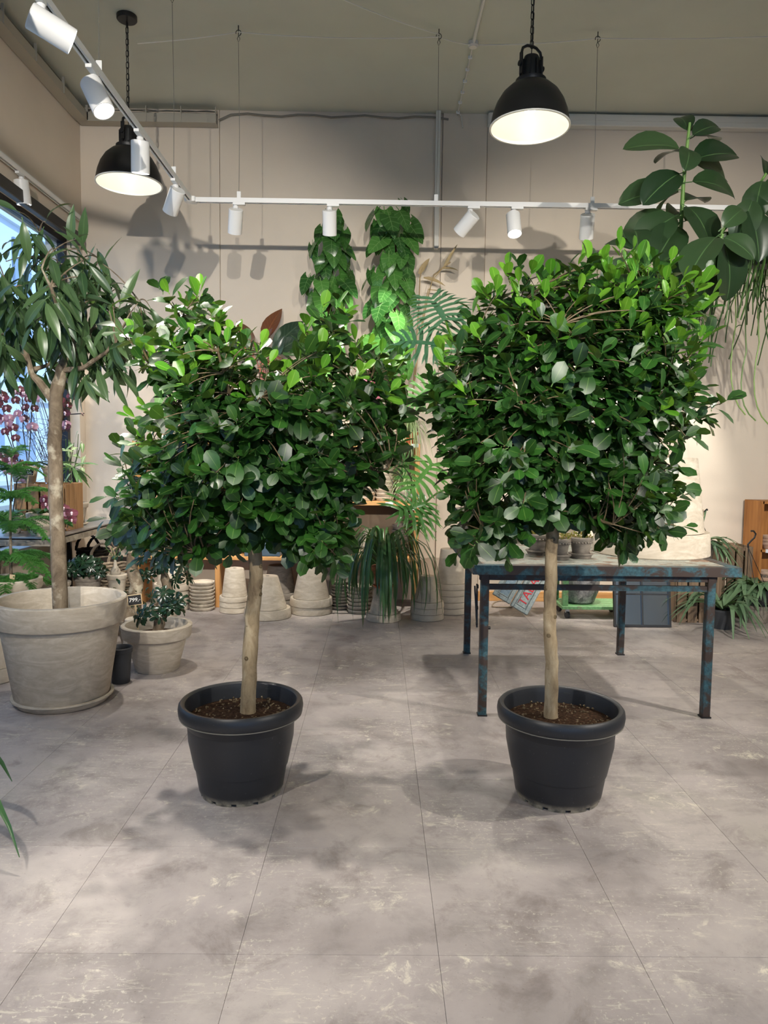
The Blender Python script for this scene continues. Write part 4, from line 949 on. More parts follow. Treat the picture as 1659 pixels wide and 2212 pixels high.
for a, b in ((0, 1), (2, 3), (4, 5)):
    for x0, x1 in ((fw, mw/2-.007), (mw/2+.007, mw-fw)): mb_((x0+x1)/2, (ys_[a]+ys_[b])/2, x1-x0, ys_[b]-ys_[a], -.008, .006, 'pane', M['mirror'])

def crate(c, L, D, H, label, mat, rz=0.0, slats=3, upright=False):
    root = thing('wooden_crate', label, 'crate', c, rz)
    def b(cc, d): MB().box(cc, d, None, .002).build('slat', mat, root, False, False)
    for sx in (-1, 1):
        for sy2 in (-1, 1): MB().box((sx*(L/2-.014), sy2*(D/2-.014), H/2), (.028, .028, H-.004), None, .002).build('corner_post', mat, root, False, False)
    hs = H/slats
    for k in range(slats):
        z = hs*(k+.5)
        for sy2 in (-1, 1): b((0, sy2*(D/2+.005), z), (L+.02, .010, hs-.014))
        for sx in (-1, 1): b((sx*(L/2+.005), 0, z), (.010, D, hs-.014))
    for k in range(4): b((0, -D/2+D*(k+.5)/4, .012), (L-.03, D/4-.012, .010))
    return root
def vcrate(c, L, D, H, label, mat, rz=0.0, n=4):     # crate stood on end: boards run upright
    root = thing('wooden_crate', label, 'crate', c, rz)
    for sy2 in (-1, 1):
        for k in range(n): MB().box((-L/2+L*(k+.5)/n, sy2*D/2, H/2), (L/n-.016, .012, H), None, .002).build('slat', mat, root, False, False)
    for sx in (-1, 1):
        for k in range(2): MB().box((sx*L/2, -D/2+D*(k+.5)/2, H/2), (.012, D/2-.016, H), None, .002).build('slat', mat, root, False, False)
    for z in (.02, H-.03): MB().box((0, 0, z), (L-.012, D-.014, .02), None, .002).build('end_panel', mat, root, False, False)
    return root
cy_ = 6.62
vcrate(V((at(1490, 1300, cy_).x, cy_, 0)), .40, .36, .50, 'weathered wooden crate on end behind the table legs, boards upright', M['crated'])
vcrate(V((at(1565, 1300, 6.85).x, 6.85, 0)), .32, .34, .66, 'tall dark wooden crate on end beside the oak cabinet, boards upright', M['crated'])

# ------------------------------------------------------------------ staghorn ferns
def frond(root, p, a, L, rise, fall, w_=.05, forks=3, mat=None):
    mb = MB(); h = V((math.cos(a), math.sin(a), 0)); sd = V((-h.y, h.x, 0))
    def P(t): return p+h*L*(t*.95)+V((0, 0, rise*math.sin(t*math.pi*.55)-fall*t*t))
    n = 7; pts = [P(i/n*.6) for i in range(n+1)]; mb.strip(pts, [w_*(.35+.75*i/n) for i in range(n+1)], V((0, 0, 1)), .3)
    for k in range(forks):
        o = (k-(forks-1)/2); e0 = P(.56)+sd*o*w_*.32; e1 = P(.8)+sd*o*w_*1.1; e2 = P(1.0+U(-.1, .1))+sd*o*w_*2.1-V((0, 0, abs(o)*.02+U(0, .05)))
        q = bez(e0, e1, e2, 5); mb.strip(q, [w_*.55, w_*.5, w_*.42, w_*.32, w_*.2, .003], V((0, 0, 1)), .3)
    return ribbon('frond', mb, mat or M['l_stag'], root)
def wire_hanger(root, c, r, ztop, tilt=V((0, 0, 0))):
    top = V((c.x, c.y, ztop))+tilt
    for k in range(3):
        a = 2.1*k+.5; MB().tube([c+V((r*math.cos(a), r*math.sin(a), 0)), top], .003, 5).build('hanger_wire', M['black'], root)
    hk = [top+V((0, 0, .0))+V((.035-.035*math.cos(t), 0, .04+.045*math.sin(t-1.2)))-V((0, 0, .0)) for t in [k*.45 for k in range(9)]]
    MB().tube([top]+hk, .006, 6).build('hanger_hook', M['black'], root)
random.seed(31)
c = V((at(1515, 1190, 6.62).x, 6.62, .505)); sg = thing('staghorn_fern', 'staghorn fern in a patterned grey pot on a crate behind the huge pot', 'potted plant', c)
clay_pot(sg, c, .085, .125, .21, M['clayd'], .05, .006, 32); soil(sg, c+V((0, 0, .18)), .11)
for k in range(16):
    a = U(-1.3, .5) if k < 12 else U(2.4, 3.6); frond(sg, c+V((0, 0, .19)), a, U(.28, .42), U(.05, .16), U(.10, .3), .05, random.choice((2, 3)))
for a, hh in ((1.8, .30), (.4, .22)): mb = MB().strip(bez(c+V((-.03, 0, .18)), c+V((-.05, 0, .30)), c+V((-.06+.05*a, 0, .2+hh)), 6), [.02, .03, .045, .05, .04, .03, .008], V((0, -1, 0)), .2); ribbon('frond', mb, M['l_stag'], sg)
wire_hanger(sg, c+V((0, 0, .21)), .12, c.z+.42, V((-.03, 0, 0)))
price_sign(at(1510, 1108, 6.45), .085, .065, [('Platycerium', .012, 0, .018), ('299,-', .030, 0, -.008)], 'small chalkboard price sign reading 299 in the staghorn pot', .10, .05)
c = V((at(1553, 1350, 6.3).x, 6.25, 0)); sg = thing('staghorn_fern', 'staghorn fern in a black plastic pot on the floor beside the table leg', 'potted plant', c)
MB().lathe([(0, 0), (.085, 0), (.10, .15), (.106, .15), (.106, .17), (.098, .17), (.09, .12), (0, .12)], 28, c).build('pot_body', M['nursery'], sg); soil(sg, c+V((0, 0, .14)), .09)
for k in range(20): frond(sg, c+V((0, 0, .15)), U(0, 6.28), U(.30, .52), U(.14, .30), U(.12, .32), .065, random.choice((2, 3, 3)))
c = V((at(1640, 1290, 6.45).x, 6.50, .16)); 
low = up_pot(V((c.x, c.y, 0)), .10, .12, .16, M['clayd'], 'dark clay pot on the floor holding up a hanging-pot fern', 'clay_pot', .03, .004)
sg = thing('staghorn_fern', 'broad staghorn fern with a wire hanger standing by the oak cabinet', 'potted plant', c)
MB().lathe([(0, 0), (.09, 0), (.12, .13), (.125, .14), (.115, .14), (.10, .09), (0, .09)], 28, c).build('pot_body', M['nursery'], sg); soil(sg, c+V((0, 0, .11)), .10)
for k in range(24): frond(sg, c+V((0, 0, .13)), U(0, 6.28), U(.30, .50), U(.10, .24), U(.18, .42), .07, random.choice((2, 3, 3)))
for k in range(3): MB().tube([c+V((.1*math.cos(2.1*k), .1*math.sin(2.1*k), .13)), c+V((-.12, -.05, .52))], .003, 5).build('hanger_wire', M['black'], sg)
tq = c+V((-.12, -.05, .52)); MB().tube([tq, tq+V((-.005, 0, .03)), tq+V((.02, 0, .06)), tq+V((.05, 0, .09)), tq+V((.06, 0, .125)), tq+V((.04, 0, .15)), tq+V((.015, 0, .15))], .008, 7).build('hanger_hook', M['black'], sg)

# ------------------------------------------------------------------ oak cabinet of little pots
oy = 6.98; o0 = at(1634, 1322, oy); oz1 = at(1640, 1083, oy).z; ox = o0.x
oc = thing('oak_cabinet', 'open oak cabinet against the back wall holding stacked small pots', 'cabinet', (ox, oy, 0)); OW = 1.0
MB().box((ox+.012, oy+.16, oz1/2), (.024, .32, oz1)).build('side_panel', M['oak'], oc, False); MB().box((ox+OW, oy+.16, oz1/2), (.024, .32, oz1)).build('side_panel', M['oak'], oc, False)
om = at(1640, 1190, oy).z; ob_ = .10
for z in (oz1-.012, om, ob_): MB().box((ox+OW/2, oy+.16, z), (OW-.024, .32, .024)).build('shelf_board', M['oak'], oc, False)
MB().box((ox+OW/2, oy+.325, oz1/2), (OW, .01, oz1)).build('back_panel', M['oak'], oc, False)
tq = MB().box((ox+.075, oy-.002, om+.0), (.035, .004, .035)).build('price_tag', M['paper'], oc, False)
def bowl_stack(x, y, z, n, r, h, step, mat, where):
    names = ['bottom', 'second', 'third', 'fourth', 'fifth', 'sixth', 'seventh', 'eighth', 'ninth', 'tenth', 'eleventh', 'twelfth']
    for k in range(n):
        lab = '%s, %s from the bottom' % (where, names[k]) if k else '%s, the bottom one' % where
        root = thing('clay_pot', lab, 'pot', (x, y, z+k*step), U(0, 6), 'small pots in the oak cabinet'); cc = V((0, 0, 0))
        MB().lathe([(0, 0), (r*.7, 0), (r*.92, h*.62)], 26, cc).lathe([(r*.86, h*.6), (r*.66, .008), (0, .008)], 26, cc).build('pot_body', mat, root, True, False)
        MB().lathe([(r*.92, h*.60), (r*1.0, h*.64), (r*1.02, h*.92), (r*.98, h), (r*.90, h), (r*.85, h*.6)], 26, cc).build('pot_rim', M['pinkclay'], root, True, False)
        for i in range(14):
            a = 2*math.pi*i/14
            MB().bar((r*.80*math.cos(a), r*.80*math.sin(a), h*.22), (r*.945*math.cos(a+.22), r*.945*math.sin(a+.22), h*.60), .004, .004, (0, 0, 1)).build('lattice', M['pinkclay'], root, False, False) if k >= n-2 and math.sin(a+root.rotation_euler.z) < .2 else None
bowl_stack(ox+.135, oy+.10, ob_+.012, 4, .085, .085, .062, M['clayd'], 'small patterned pot stacked on the low oak shelf')
bowl_stack(ox+.155, oy+.12, om+.012, 3, .075, .06, .034, M['pinkclay'], 'small pink clay pot stacked on the upper oak shelf')

# ================================================================== pine shelving along the back wall
SYF = 6.88; SD = .42
sx0, sx1 = at(291, 1000, SYF).x, at(902, 1000, SYF).x
zt, zm, zl = at(860, 958, SYF).z, at(820, 1084, SYF).z, at(600, 1203, SYF).z
sh = thing('pine_shelving', 'long pine shelving unit full of clay pots behind the leaning ficus tree', 'shelf', ((sx0+sx1)/2, SYF+SD/2, 0))
xm = at(468, 1000, SYF).x
for x in (sx0, xm, sx1): MB().box((x, SYF+SD/2, zt/2), (.045, SD, zt), None, .003).build('upright', M['pine'], sh, False)
for z in (zt, zm, zl):
    for a, b in ((sx0+.023, xm-.023), (xm+.023, sx1-.023)):
        bd = MB().box(((a+b)/2, SYF+SD/2, z-.018), (b-a, SD, .036), None, .003).build('shelf_board', M['pinex'], sh, False)
for px, z in ((842, zm), (895, zt), (618, zl), (400, zm)):
    MB().box((at(px, 1000, SYF).x, SYF-.003, z-.018), (.075, .004, .032)).build('price_tag', M['paper'], sh, False)
MB().box(((sx0+sx1)/2, SYF+SD-.006, (zt+zl)/2), (sx1-sx0-.05, .008, zt-zl)).build('back_panel', plain('dark_shelf_back', srgb(120, 104, 86), .8), sh, False)

ORD = ['lowest', 'second', 'third', 'fourth', 'fifth', 'sixth', 'seventh', 'eighth', 'ninth', 'tenth']
def inv_stack(px, py, hw, n, topy, thw, mat, where, rim=None, Yfix=None):
    r_guess = hw*mpp(6.5); f = onz(px, py); Y = (f.y+r_guess) if Yfix is None else Yfix
    r1 = hw*mpp(Y); r0 = thw*mpp(Y); x = at(px, py, Y).x; ht = at(px, topy, Y-r0*.3).z
    rim_h = rim or min(.10, r1*.36); st = rim_h*1.0; h = ht-(n-1)*st
    for k in range(n):
        lab = '%s, %s in its stack' % (where, ('topmost' if k == n-1 else ORD[k])) if n > 1 else where
        root = thing('clay_pot', lab, 'pot', (x, Y, k*st), U(0, 6), 'upturned clay pots by the shelving')
        clay_pot(root, V((0, 0, 0)), r0-.008, r1-.017, h, mat, rim_h, .017, 40, True, False, h*.93)
        MB().lathe([(.016, h+.0005), (.014, h+.001), (0, h+.001)], 12, (0, 0, 0)).build('drain_hole', M['slot'], root, True, False)
    return V((x, Y, ht)), r0
def saucer_stack(x, y, z, n, r, h, mat, where, group='stacked clay saucers'):
    for k in range(n):
        lab = '%s, %s in its stack' % (where, 'topmost' if k == n-1 else ORD[k] if k < 10 else 'upper')
        root = thing('plant_saucer', lab, 'saucer', (x+U(-.003, .003), y+U(-.003, .003), z+k*h), U(0, 6), group)
        MB().lathe([(0, 0), (r*.88, 0), (r*.93, .004), (r*.985, h*.62)], 30).lathe([(r*.9, h*.5), (r*.8, h*.3), (0, h*.3)], 30).build('dish', mat, root, True, False)
        MB().lathe([(r*.98, h*.58), (r+.004, h*.64), (r+.004, h*.98), (r*.94, h*.99), (r*.9, h*.5)], 30).build('lip', mat, root, True, False)
random.seed(41)
inv_stack(372, 1322, 39, 4, 1216, 24, M['clayl'], 'pale clay pot upside down behind the little schefflera trees')
f = onz(437, 1322); Y = f.y+.11; saucer_stack(at(437, 1320, Y).x, Y, 0, 8, 26*mpp(Y), .0335, M['clayl'], 'pale clay saucer on the floor under the shelving')
inv_stack(507, 1327, 33, 3, 1228, 22, M['clay'], 'grey clay pot upside down beside the saucer stack')
inv_stack(578, 1343, 52, 1, 1245, 25, M['clay'], 'single wide clay pot upside down behind the leaning ficus trunk', .085)
inv_stack(604, 1312, 40, 2, 1222, 27, M['clayd'], 'dark clay pot upside down in the shade under the shelf')
inv_stack(672, 1332, 47, 2, 1222, 27, M['clay'], 'streaked clay pot upside down below the ficus leaves')
Y = onz(735, 1320).y+.1; saucer_stack(at(735, 1318, Y).x, Y, 0, 9, 19*mpp(Y), .030, M['clayd'], 'dark clay saucer stacked beside the streaked upturned pots')
Y = onz(777, 1328).y+.12; saucer_stack(at(777, 1328, Y).x, Y, 0, 7, 27*mpp(Y), .036, M['clay'], 'grey clay saucer stacked beside the strap-leaved plant')
P9, r9 = inv_stack(828, 1347, 39, 1, 1270, 21, M['clay'], 'clay pot upside down as a stand for the strap-leaved plant', .065)
inv_stack(922, 1344, 37, 3, 1244, 19, M['clayl'], 'cream clay pot upside down half under the drooping strap leaves')
inv_stack(972, 1330, 37, 5, 1186, 25, M['clayl'], 'tall pale clay pot upside down beside the table')

# pots and saucers on the shelves
def on(px, z, dy=.2): return V((at(px, 1000, SYF+dy).x, SYF+dy, z))
def sstack(px, z, n, rpx, h, mat, where, dy=.2):
    p = on(px, z, dy); saucer_stack(p.x, p.y, z, n, rpx*mpp(SYF+dy), h, mat, where)
sstack(832, zm, 9, 19, .040, M['clay'], 'grey clay saucer on the middle shelf beside the spider plant')
sstack(866, zm, 5, 12, .036, M['clayl'], 'small cream saucer on the middle shelf next to the upright', .3)
sstack(785, zm, 6, 27, .046, M['clayl'], 'wide cream saucer on the middle shelf')
sstack(720, zm, 9, 25, .042, M['clay'], 'grey saucer on the middle shelf behind the leaning ficus')
sstack(342, zm, 6, 24, .045, M['clay'], 'grey saucer at the window end of the middle shelf')
sstack(870, zl, 6, 21, .050, M['clayd'], 'dark saucer on the low shelf behind the strap-leaved plant', .25)
def sbowl(px, z, r, h, mat, lab, dy=.2, flip=True):
    p = on(px, z, dy); root = thing('clay_bowl', lab, 'bowl', p, 0)
    pr = [(r, 0), (r*.99, .012), (r*.9, h*.4), (r*.66, h*.8), (r*.3, h*.98), (0, h)]
    MB().lathe(pr, 36, p).build('bowl_shell', mat, root); MB().lathe([(r+.006, .0), (r+.008, .012), (r-.002, .024), (r-.012, .0)], 36, p, None, True).build('bowl_rim', mat, root)
sbowl(797, zl, .115, .27, M['clay'], 'domed grey clay bowl upside down on the low shelf')
sbowl(708, zl, .13, .24, M['clayl'], 'domed cream clay bowl upside down on the low shelf', .2)
for px, z, lab in ((640, zl, 'cream clay pot on the low shelf above the upturned pots'), (415, zl, 'cream clay pot on the low shelf near the window end'), (345, zl, 'pale clay pot on the low shelf above the stacked pale pots')):
    up_pot(on(px, z), .085, .12, .21, M['clayl'], lab)
for px, lab in ((640, 'grey clay pot on the middle shelf behind the ficus crown'), (577, 'grey clay pot on the middle shelf between two others'), (513, 'grey clay pot on the middle shelf near the window end')): up_pot(on(px, zm), .09, .13, .24, M['clay'], lab)
p = on(570, zl, .12); bb_ = thing('storage_box', 'blue-grey box on the low shelf behind the ficus trunk', 'box', p); MB().box(p+V((0, 0, .055)), (.34, .22, .11), None, .006).build('box_body', M['bluebox'], bb_, False); MB().box(p+V((0, 0, .12)), (.35, .23, .024), None, .006).build('box_lid', M['bluebox'], bb_, False)

# ------------------------------------------------------------------ strap-leaved plant on the upturned pot
random.seed(52)
c = V((P9.x, P9.y, P9.z)); 
saucer(c, r9*1.05, 'orange clay saucer between the upturned pot and the strap-leaved plant', M['terra'], .02)
c = c+V((0, 0, .008)); sp = thing('strap_leaf_plant', 'plant with long drooping strap leaves in a mossy terracotta pot', 'potted plant', c); clay_pot(sp, c, .075, .105, .19, M['terram'], .05, .008, 32); soil(sp, c+V((0, 0, .16)), .09)
for k in range(84):
    a = U(0, 6.28) if k % 3 else U(3.3, 6.1); L = U(.14, .44); rise = U(.10, .34); dropz = U(.12, .5); w_ = U(.018, .032)
    h = V((math.cos(a), math.sin(a), 0)); p0 = c+V((0, 0, .17))+h*.03
    pts = bez(p0, p0+h*L*.55+V((0, 0, rise*2)), p0+h*L+V((0, 0, rise*.4)), 5)+bez(p0+h*L+V((0, 0, rise*.4)), p0+h*(L*1.18)+V((0, 0, -dropz*.35)), p0+h*(L*1.12)+rv(.03)+V((0, 0, -dropz)), 5)[1:]
    pts = [V((q.x, min(q.y, YB-.12), max(q.z, .03))) for q in pts]
    n = len(pts); mb = MB().strip(pts, [w_*min(1, .45+i*.2)*(1 if i < n-3 else (n-1-i)/3+.06) for i in range(n)], V((h.x*.2, h.y*.2, 1)), .35); ribbon('leaf', mb, M['l_strap'], sp)

# ------------------------------------------------------------------ two heart-leaf climbers on moss poles
LH = [leaf_mesh('leaf', M['l_phi'], .165, .150, heartp, 7, 6, f_, d_, .05, .30, .012, .006) for f_, d_ in ((.12, .45), (.25, .25), (.05, .7))]
def climber(px0, px1, ytop, ybot, Y, label, n, seed):
    random.seed(seed); x0, x1 = at(px0, 600, Y).x, at(px1, 600, Y).x; cx = (x0+x1)/2; rr = (x1-x0)/2; zt_, zb_ = at(px0, ytop, Y).z, at(px0, ybot, Y).z
    root = thing('heart_leaf_climber', label, 'potted plant', (cx, Y, zt)); c = V((cx, Y, zt)); clay_pot(root, c, .085, .115, .24, M['clay'], .06, .008, 32); soil(root, c+V((0, 0, .20)), .10)
    MB().tube([c+V((0, 0, .2)), V((cx, Y, (zt+zt_)/2)), V((cx, Y, zt_-.1))], .035, 12).build('moss_pole', M['moss'], root)
    for k in range(3):
        pts = [V((cx+.045*math.cos(i*.9+k*2), Y+.045*math.sin(i*.9+k*2), zt+.25+(zt_-zt-.4)*i/14)) for i in range(15)]; MB().tube(pts, .006, 6).build('vine', M['stemg'], root)
    for k in range(n):
        t = (k+.5)/n; z = zb_+(zt_-zb_)*t+U(-.04, .04); a = U(math.pi*.95, math.pi*2.05); env = rr*(.75+.25*math.sin(math.pi*min(1, t*1.1+.1)))
        q = U(.35, 1.15); pos = V((cx+math.cos(a)*env*q*.8, Y+math.sin(a)*.17*q-.02, z+.05)); out = V((math.cos(a), math.sin(a)*1.0, 0))
        d = V((0, 0, -1))+out*U(.2, .9)+V((U(-.6, .6), -.15, 0)); nn = out*.7+V((0, -.6, .6))+rv(.45)
        put('leaf', random.choice(LH), frame(pos-d.normalized()*.03, d, nn, U(.8, 1.35)), root)
    MB().lathe([(0, 0), (.005, 0)], 5, c).build('pole_cap', M['moss'], root) if False else None
    return root
climber(652, 768, 480, 790, 7.0, 'heart-leaf climbing plant on a moss pole behind a hanging spotlight', 92, 61)
climber(790, 905, 455, 790, 7.0, 'heart-leaf climbing plant on a moss pole beside the dried strelitzia flowers', 95, 62)
# dried strelitzia stalks beside the climber
dr = thing('dried_strelitzia', 'dried bird-of-paradise stalks with withered tips beside the climbers', 'dried flowers', on(882, zt, .33))
b0 = on(882, zt, .33)
dv = up_pot(b0, .06, .08, .16, M['clayd'], 'dark pot holding the dried stalks on the shelf top')
dr.location = b0+V((0, 0, .02))
def dstalk(pts, r=.006): MB().tube(pts, r, 6).build('stalk', M['l_dead'], dr)
Yd = SYF+.33
tips = [(985, 548), (962, 610), (925, 560)]
for tx_, ty_ in tips: dstalk(bez(b0+V((0, 0, .05)), at(905, 700, Yd), at((tx_+905)/2-8, (ty_+640)/2, Yd), 8)+[at(tx_-12, ty_+18, Yd)])
for (a, b, w_) in (((958, 578), (988, 528), .03), ((955, 580), (990, 585), .02), ((915, 600), (962, 618), .035), ((905, 592), (928, 558), .05), ((960, 575), (935, 605), .015)):
    mb = MB().strip(bez(at(*a, Yd), at((a[0]+b[0])/2+3, (a[1]+b[1])/2-6, Yd), at(*b, Yd), 5), [w_*.4, w_, w_, w_*.8, w_*.5, .002], V((0, -1, .2)), .5); ribbon('dry_bract', mb, M['l_dead'], dr)

# ------------------------------------------------------------------ bronze-leaved plant, split-leaf plant, spider plant, orchid
random.seed(71)
LB = [leaf_mesh('leaf', m, .34, .13, lance, 9, 4, .35, d_, .08, 0, .01, .010) for m, d_ in ((M['l_red'], .5), (M['l_dk'], .6), (M['l_red'], .2))]
c = on(575, zt, .2); bz = thing('bronze_leaf_plant', 'plant with upright bronze-red and blackish leaves behind the leaning ficus', 'potted plant', c); clay_pot(bz, c, .10, .14, .24, M['clay'], .05); soil(bz, c+V((0, 0, .2)), .12)
YB_ = c.y
for (bx_, by_), (tx_, ty_), d1, i in (((560, 760), (597, 652), 0, 0), ((560, 765), (512, 690), -.1, 0), ((565, 770), (580, 715), -.2, 2), ((570, 775), (660, 680), 0, 1), ((575, 780), (650, 720), -.12, 1), ((580, 790), (610, 740), -.2, 1), ((555, 780), (520, 740), -.1, 2), ((560, 790), (600, 780), -.2, 2), ((545, 790), (480, 730), 0, 1)):
    a = at(bx_, by_, YB_); b = at(tx_, ty_, YB_+d1); base = c+V((0, 0, .2)); MB().tube(bez(base, base.lerp(a, .6)+V((0, 0, .05)), a, 6), .008, 6).build('petiole', M['l_red'], bz)
    d = b-a; put('leaf', LB[i], frame(a, d+V((0, 0, .05)), V((U(-.4, .4), -1, .5)), max(.6, d.length/.40)), bz)
c = on(372, zt, .2); pl = thing('broad_leaf_plant', 'plant with large pale ribbed leaves on the shelf top near the window', 'potted plant', c); clay_pot(pl, c, .09, .13, .22, M['clay'], .05); soil(pl, c+V((0, 0, .19)), .11)
LP_ = leaf_mesh('leaf', M['l_palm'], .38, .17, ellip, 9, 6, .2, .5, .1, 0, .01, .01)
for (bx_, by_), (tx_, ty_), d1 in (((395, 770), (338, 722), -.05), ((400, 770), (430, 690), 0), ((390, 800), (330, 820), -.1), ((370, 810), (335, 870), -.12), ((400, 790), (450, 760), -.1)):
    a = at(bx_, by_, c.y); b = at(tx_, ty_, c.y+d1); base = c+V((0, 0, .19)); MB().tube(bez(base, base.lerp(a, .6)+V((0, 0, .05)), a, 6), .007, 6).build('petiole', M['stemg'], pl); d = b-a
    put('leaf', LP_, frame(a, d+V((0, 0, .06)), V((U(-.4, .4), -1, .6)), max(.6, d.length/.45)), pl)
def split_leaf(root, a, tip, nrm, mat, nl=7, wd=.9, base=None):
    # deeply lobed leaf: lobes leave the midrib in pairs
    d = tip-a; L = d.length; u = d.normalized(); s = u.cross(nrm).normalized(); n2 = s.cross(u); mb = MB()
    def lobe(p, dr_, ln, w_):
        q = bez(p, p+dr_*ln*.5+n2*ln*.06, p+dr_*ln-n2*ln*.18, 5); mb.strip(q, [w_*.7, w_, w_, w_*.85, w_*.55, .003], n2, .25)
    for k in range(nl):
        t = k/nl; p = a+u*L*t*.8; ang = R(125-95*t)
        for sg_ in (-1, 1):
            ln = L*wd*(.42+.22*math.sin(math.pi*(t*.9+.1)))*U(.85, 1.1); lobe(p, u*math.cos(ang)+s*sg_*math.sin(ang), ln, L*.085)
            dd = u*math.cos(ang-.35)+s*sg_*math.sin(ang-.35); lobe(p+(u*math.cos(ang)+s*sg_*math.sin(ang))*ln*.45, dd, ln*.5, L*.06)
    lobe(a, u, L, L*.10); return ribbon('leaf', mb, mat, root)
random.seed(77)
c = V((at(1030, 1100, 5.05).x, 5.05, TZ)); sf = thing('split_leaf_philodendron', 'philodendron with big deeply cut leaves between the two ficus trees', 'potted plant', c); clay_pot(sf, c, .10, .14, .24, M['clayd'], .05); soil(sf, c+V((0, 0, .2)), .12)
for (bx_, by_), (tx_, ty_), d1, m in (((945, 745), (862, 735), -.05, 'l_splitd'), ((940, 830), (885, 870), -.1, 'l_split'), ((880, 1000), (850, 965), -.25, 'l_split'), ((932, 1005), (885, 1060), -.2, 'l_split'), ((918, 1088), (858, 1105), -.28, 'l_split'), ((912, 1092), (905, 1145), -.25, 'l_split'), ((985, 760), (1010, 700), .1, 'l_splitd'), ((960, 690), (930, 640), .2, 'l_splitd')):
    a = at(bx_, by_, c.y-.08); b = at(tx_, ty_, c.y+d1); base = c+V((0, 0, .2)); far = at(bx_+70, (by_+1000)/2-30, c.y)
    MB().tube(bez(base, far, a, 9), [.009-.0004*i for i in range(10)], 7).build('petiole', M['stemg'], sf); split_leaf(sf, a, b+(b-a)*.25, V((U(-.3, .3), -1, .55)), M[m])
c = on(878, zm, .07); ch = thing('spider_plant', 'spider plant with thin cream-striped leaves at the end of the middle shelf', 'potted plant', c); clay_pot(ch, c, .05, .07, .11, M['clay'], .03, .004, 24); soil(ch, c+V((0, 0, .095)), .06)
for k in range(60):
    a = U(0, 6.28); h = V((math.cos(a), math.sin(a)*.6-.35, 0)); L = U(.12, .26); p0 = c+V((0, 0, .10)); pts = bez(p0, p0+h*L*.5+V((0, 0, U(.15, .36))), p0+h*L+V((0, 0, U(-.12, .22))), 6); pts = [V((q.x, min(q.y, YB-.1), q.z)) for q in pts]
    ribbon('leaf', MB().strip(pts, [.006, .010, .011, .010, .009, .006, .002], V((0, 0, 1)), .3), M['l_chl'], ch)
c = on(886, zt, .09); ch = thing('spider_plant', 'spider plant spilling thin striped leaves over the shelf top corner', 'potted plant', c); clay_pot(ch, c, .05, .07, .11, M['terra'], .03, .004, 24); soil(ch, c+V((0, 0, .095)), .06)
for k in range(60):
    a = U(0, 6.28); h = V((math.cos(a), math.sin(a)*.6-.35, 0)); L = U(.12, .30); p0 = c+V((0, 0, .10)); pts = bez(p0, p0+h*L*.5+V((0, 0, U(.15, .30))), p0+h*L+V((0, 0, U(-.35, .12))), 6); pts = [V((q.x, min(q.y, YB-.1), q.z)) for q in pts]
    ribbon('leaf', MB().strip(pts, [.006, .010, .011, .010, .009, .006, .002], V((0, 0, 1)), .3), M['l_chl'], ch)

# ------------------------------------------------------------------ orchids
PT = leaf_mesh('petal', M['petal'], .038, .046, petalp_, 4, 4, .2, .3); PTP = leaf_mesh('petal', M['petalp'], .038, .046, petalp_, 4, 4, .2, .3); SEP = leaf_mesh('sepal', M['petal'], .036, .027, petalp_, 4, 2, .2, .3); SEPP = leaf_mesh('sepal', M['petalp'], .036, .027, petalp_, 4, 2, .2, .3)
LIP = MB().sphere((0, .004, .006), .008, 8, 5, (1, 1.2, .9)).sphere((0, -.006, .006), .006, 8, 5).mesh('lip', M['lip']); BUD = MB().sphere((0, 0, 0), .011, 8, 5, (.9, .9, 1.3)).mesh('bud', plain('dusky_pink_bud', srgb(176, 136, 128), .6))
LO = leaf_mesh('leaf', M['l_orch'], .26, .07, strapp, 8, 4, .35, .9, 0)
def flower(root, p, f, sc=1.0, pink=False):
    f = f.normalized(); e = obj('flower', LIP, root, p-wloc(root)); Mx = frame(V((0, 0, 0)), V((0, 0, 1))-f*f.z, f, sc); e.matrix_local = Matrix.Translation(p-wloc(root)) @ Mx
    for a in (70, -70): obj('petal', PTP if pink else PT, e).matrix_local = Matrix.Rotation(R(a), 4, 'Z')
    for a in (0, 130, -130): q = obj('sepal', SEPP if pink else SEP, e); q.matrix_local = Matrix.Translation((0, 0, -.003)) @ Matrix.Rotation(R(a), 4, 'Z')
def orchid(c, label, spikes, leaves=5, r=.075, h=.13, mat='clay', seed=0, pink=.2, potcap=True):
    random.seed(seed); root = thing('orchid', label, 'orchid', c); clay_pot(root, c, r*.7, r, h, M[mat], h*.22, .006, 28); soil(root, c+V((0, 0, h*.85)), r*.86)
    for k in range(leaves):
        a = U(0, 6.28); put('leaf', LO, frame(c+V((0, 0, h*.86)), V((math.cos(a), math.sin(a), .75)), V((-math.cos(a)*.5, -math.sin(a)*.5, 1)), U(.7, 1.1)), root)
    for pts, nf in spikes:
        pts = [c+V((0, 0, h*.85))]+pts; P = []
        for i in range(len(pts)-1): P += [pts[i].lerp(pts[i+1], k/3) for k in range(3)]
        P.append(pts[-1]); MB().tube(P, .0042, 6).build('flower_spike', M['stemd'], root); m = len(P)
        for k in range(nf):
            t = .42+.5*k/nf; q = P[int(t*(m-1))].lerp(P[min(m-1, int(t*(m-1))+1)], (t*(m-1)) % 1); sd = V(((-1)**k*U(.02, .045), -.03, U(-.02, .02)))
            flower(root, q+sd, V((U(-.5, .5), -1, U(-.1, .35))), U(.95, 1.3), random.random() < pink)
        for k in range(3): put('bud', BUD, frame(P[-1]+rv(.018), V((0, 0, 1)), V((0, -1, 0)), U(.6, 1)), root)
    return root
c = on(800, zt, .08); orchid(c, 'magenta orchid on the shelf top below the climbers', [([at(790, 850, c.y), at(772, 800, c.y-.05)], 5), ([at(800, 840, c.y), at(797, 775, c.y-.05)], 4)], 4, .06, .11, 'clay', 81, .0)

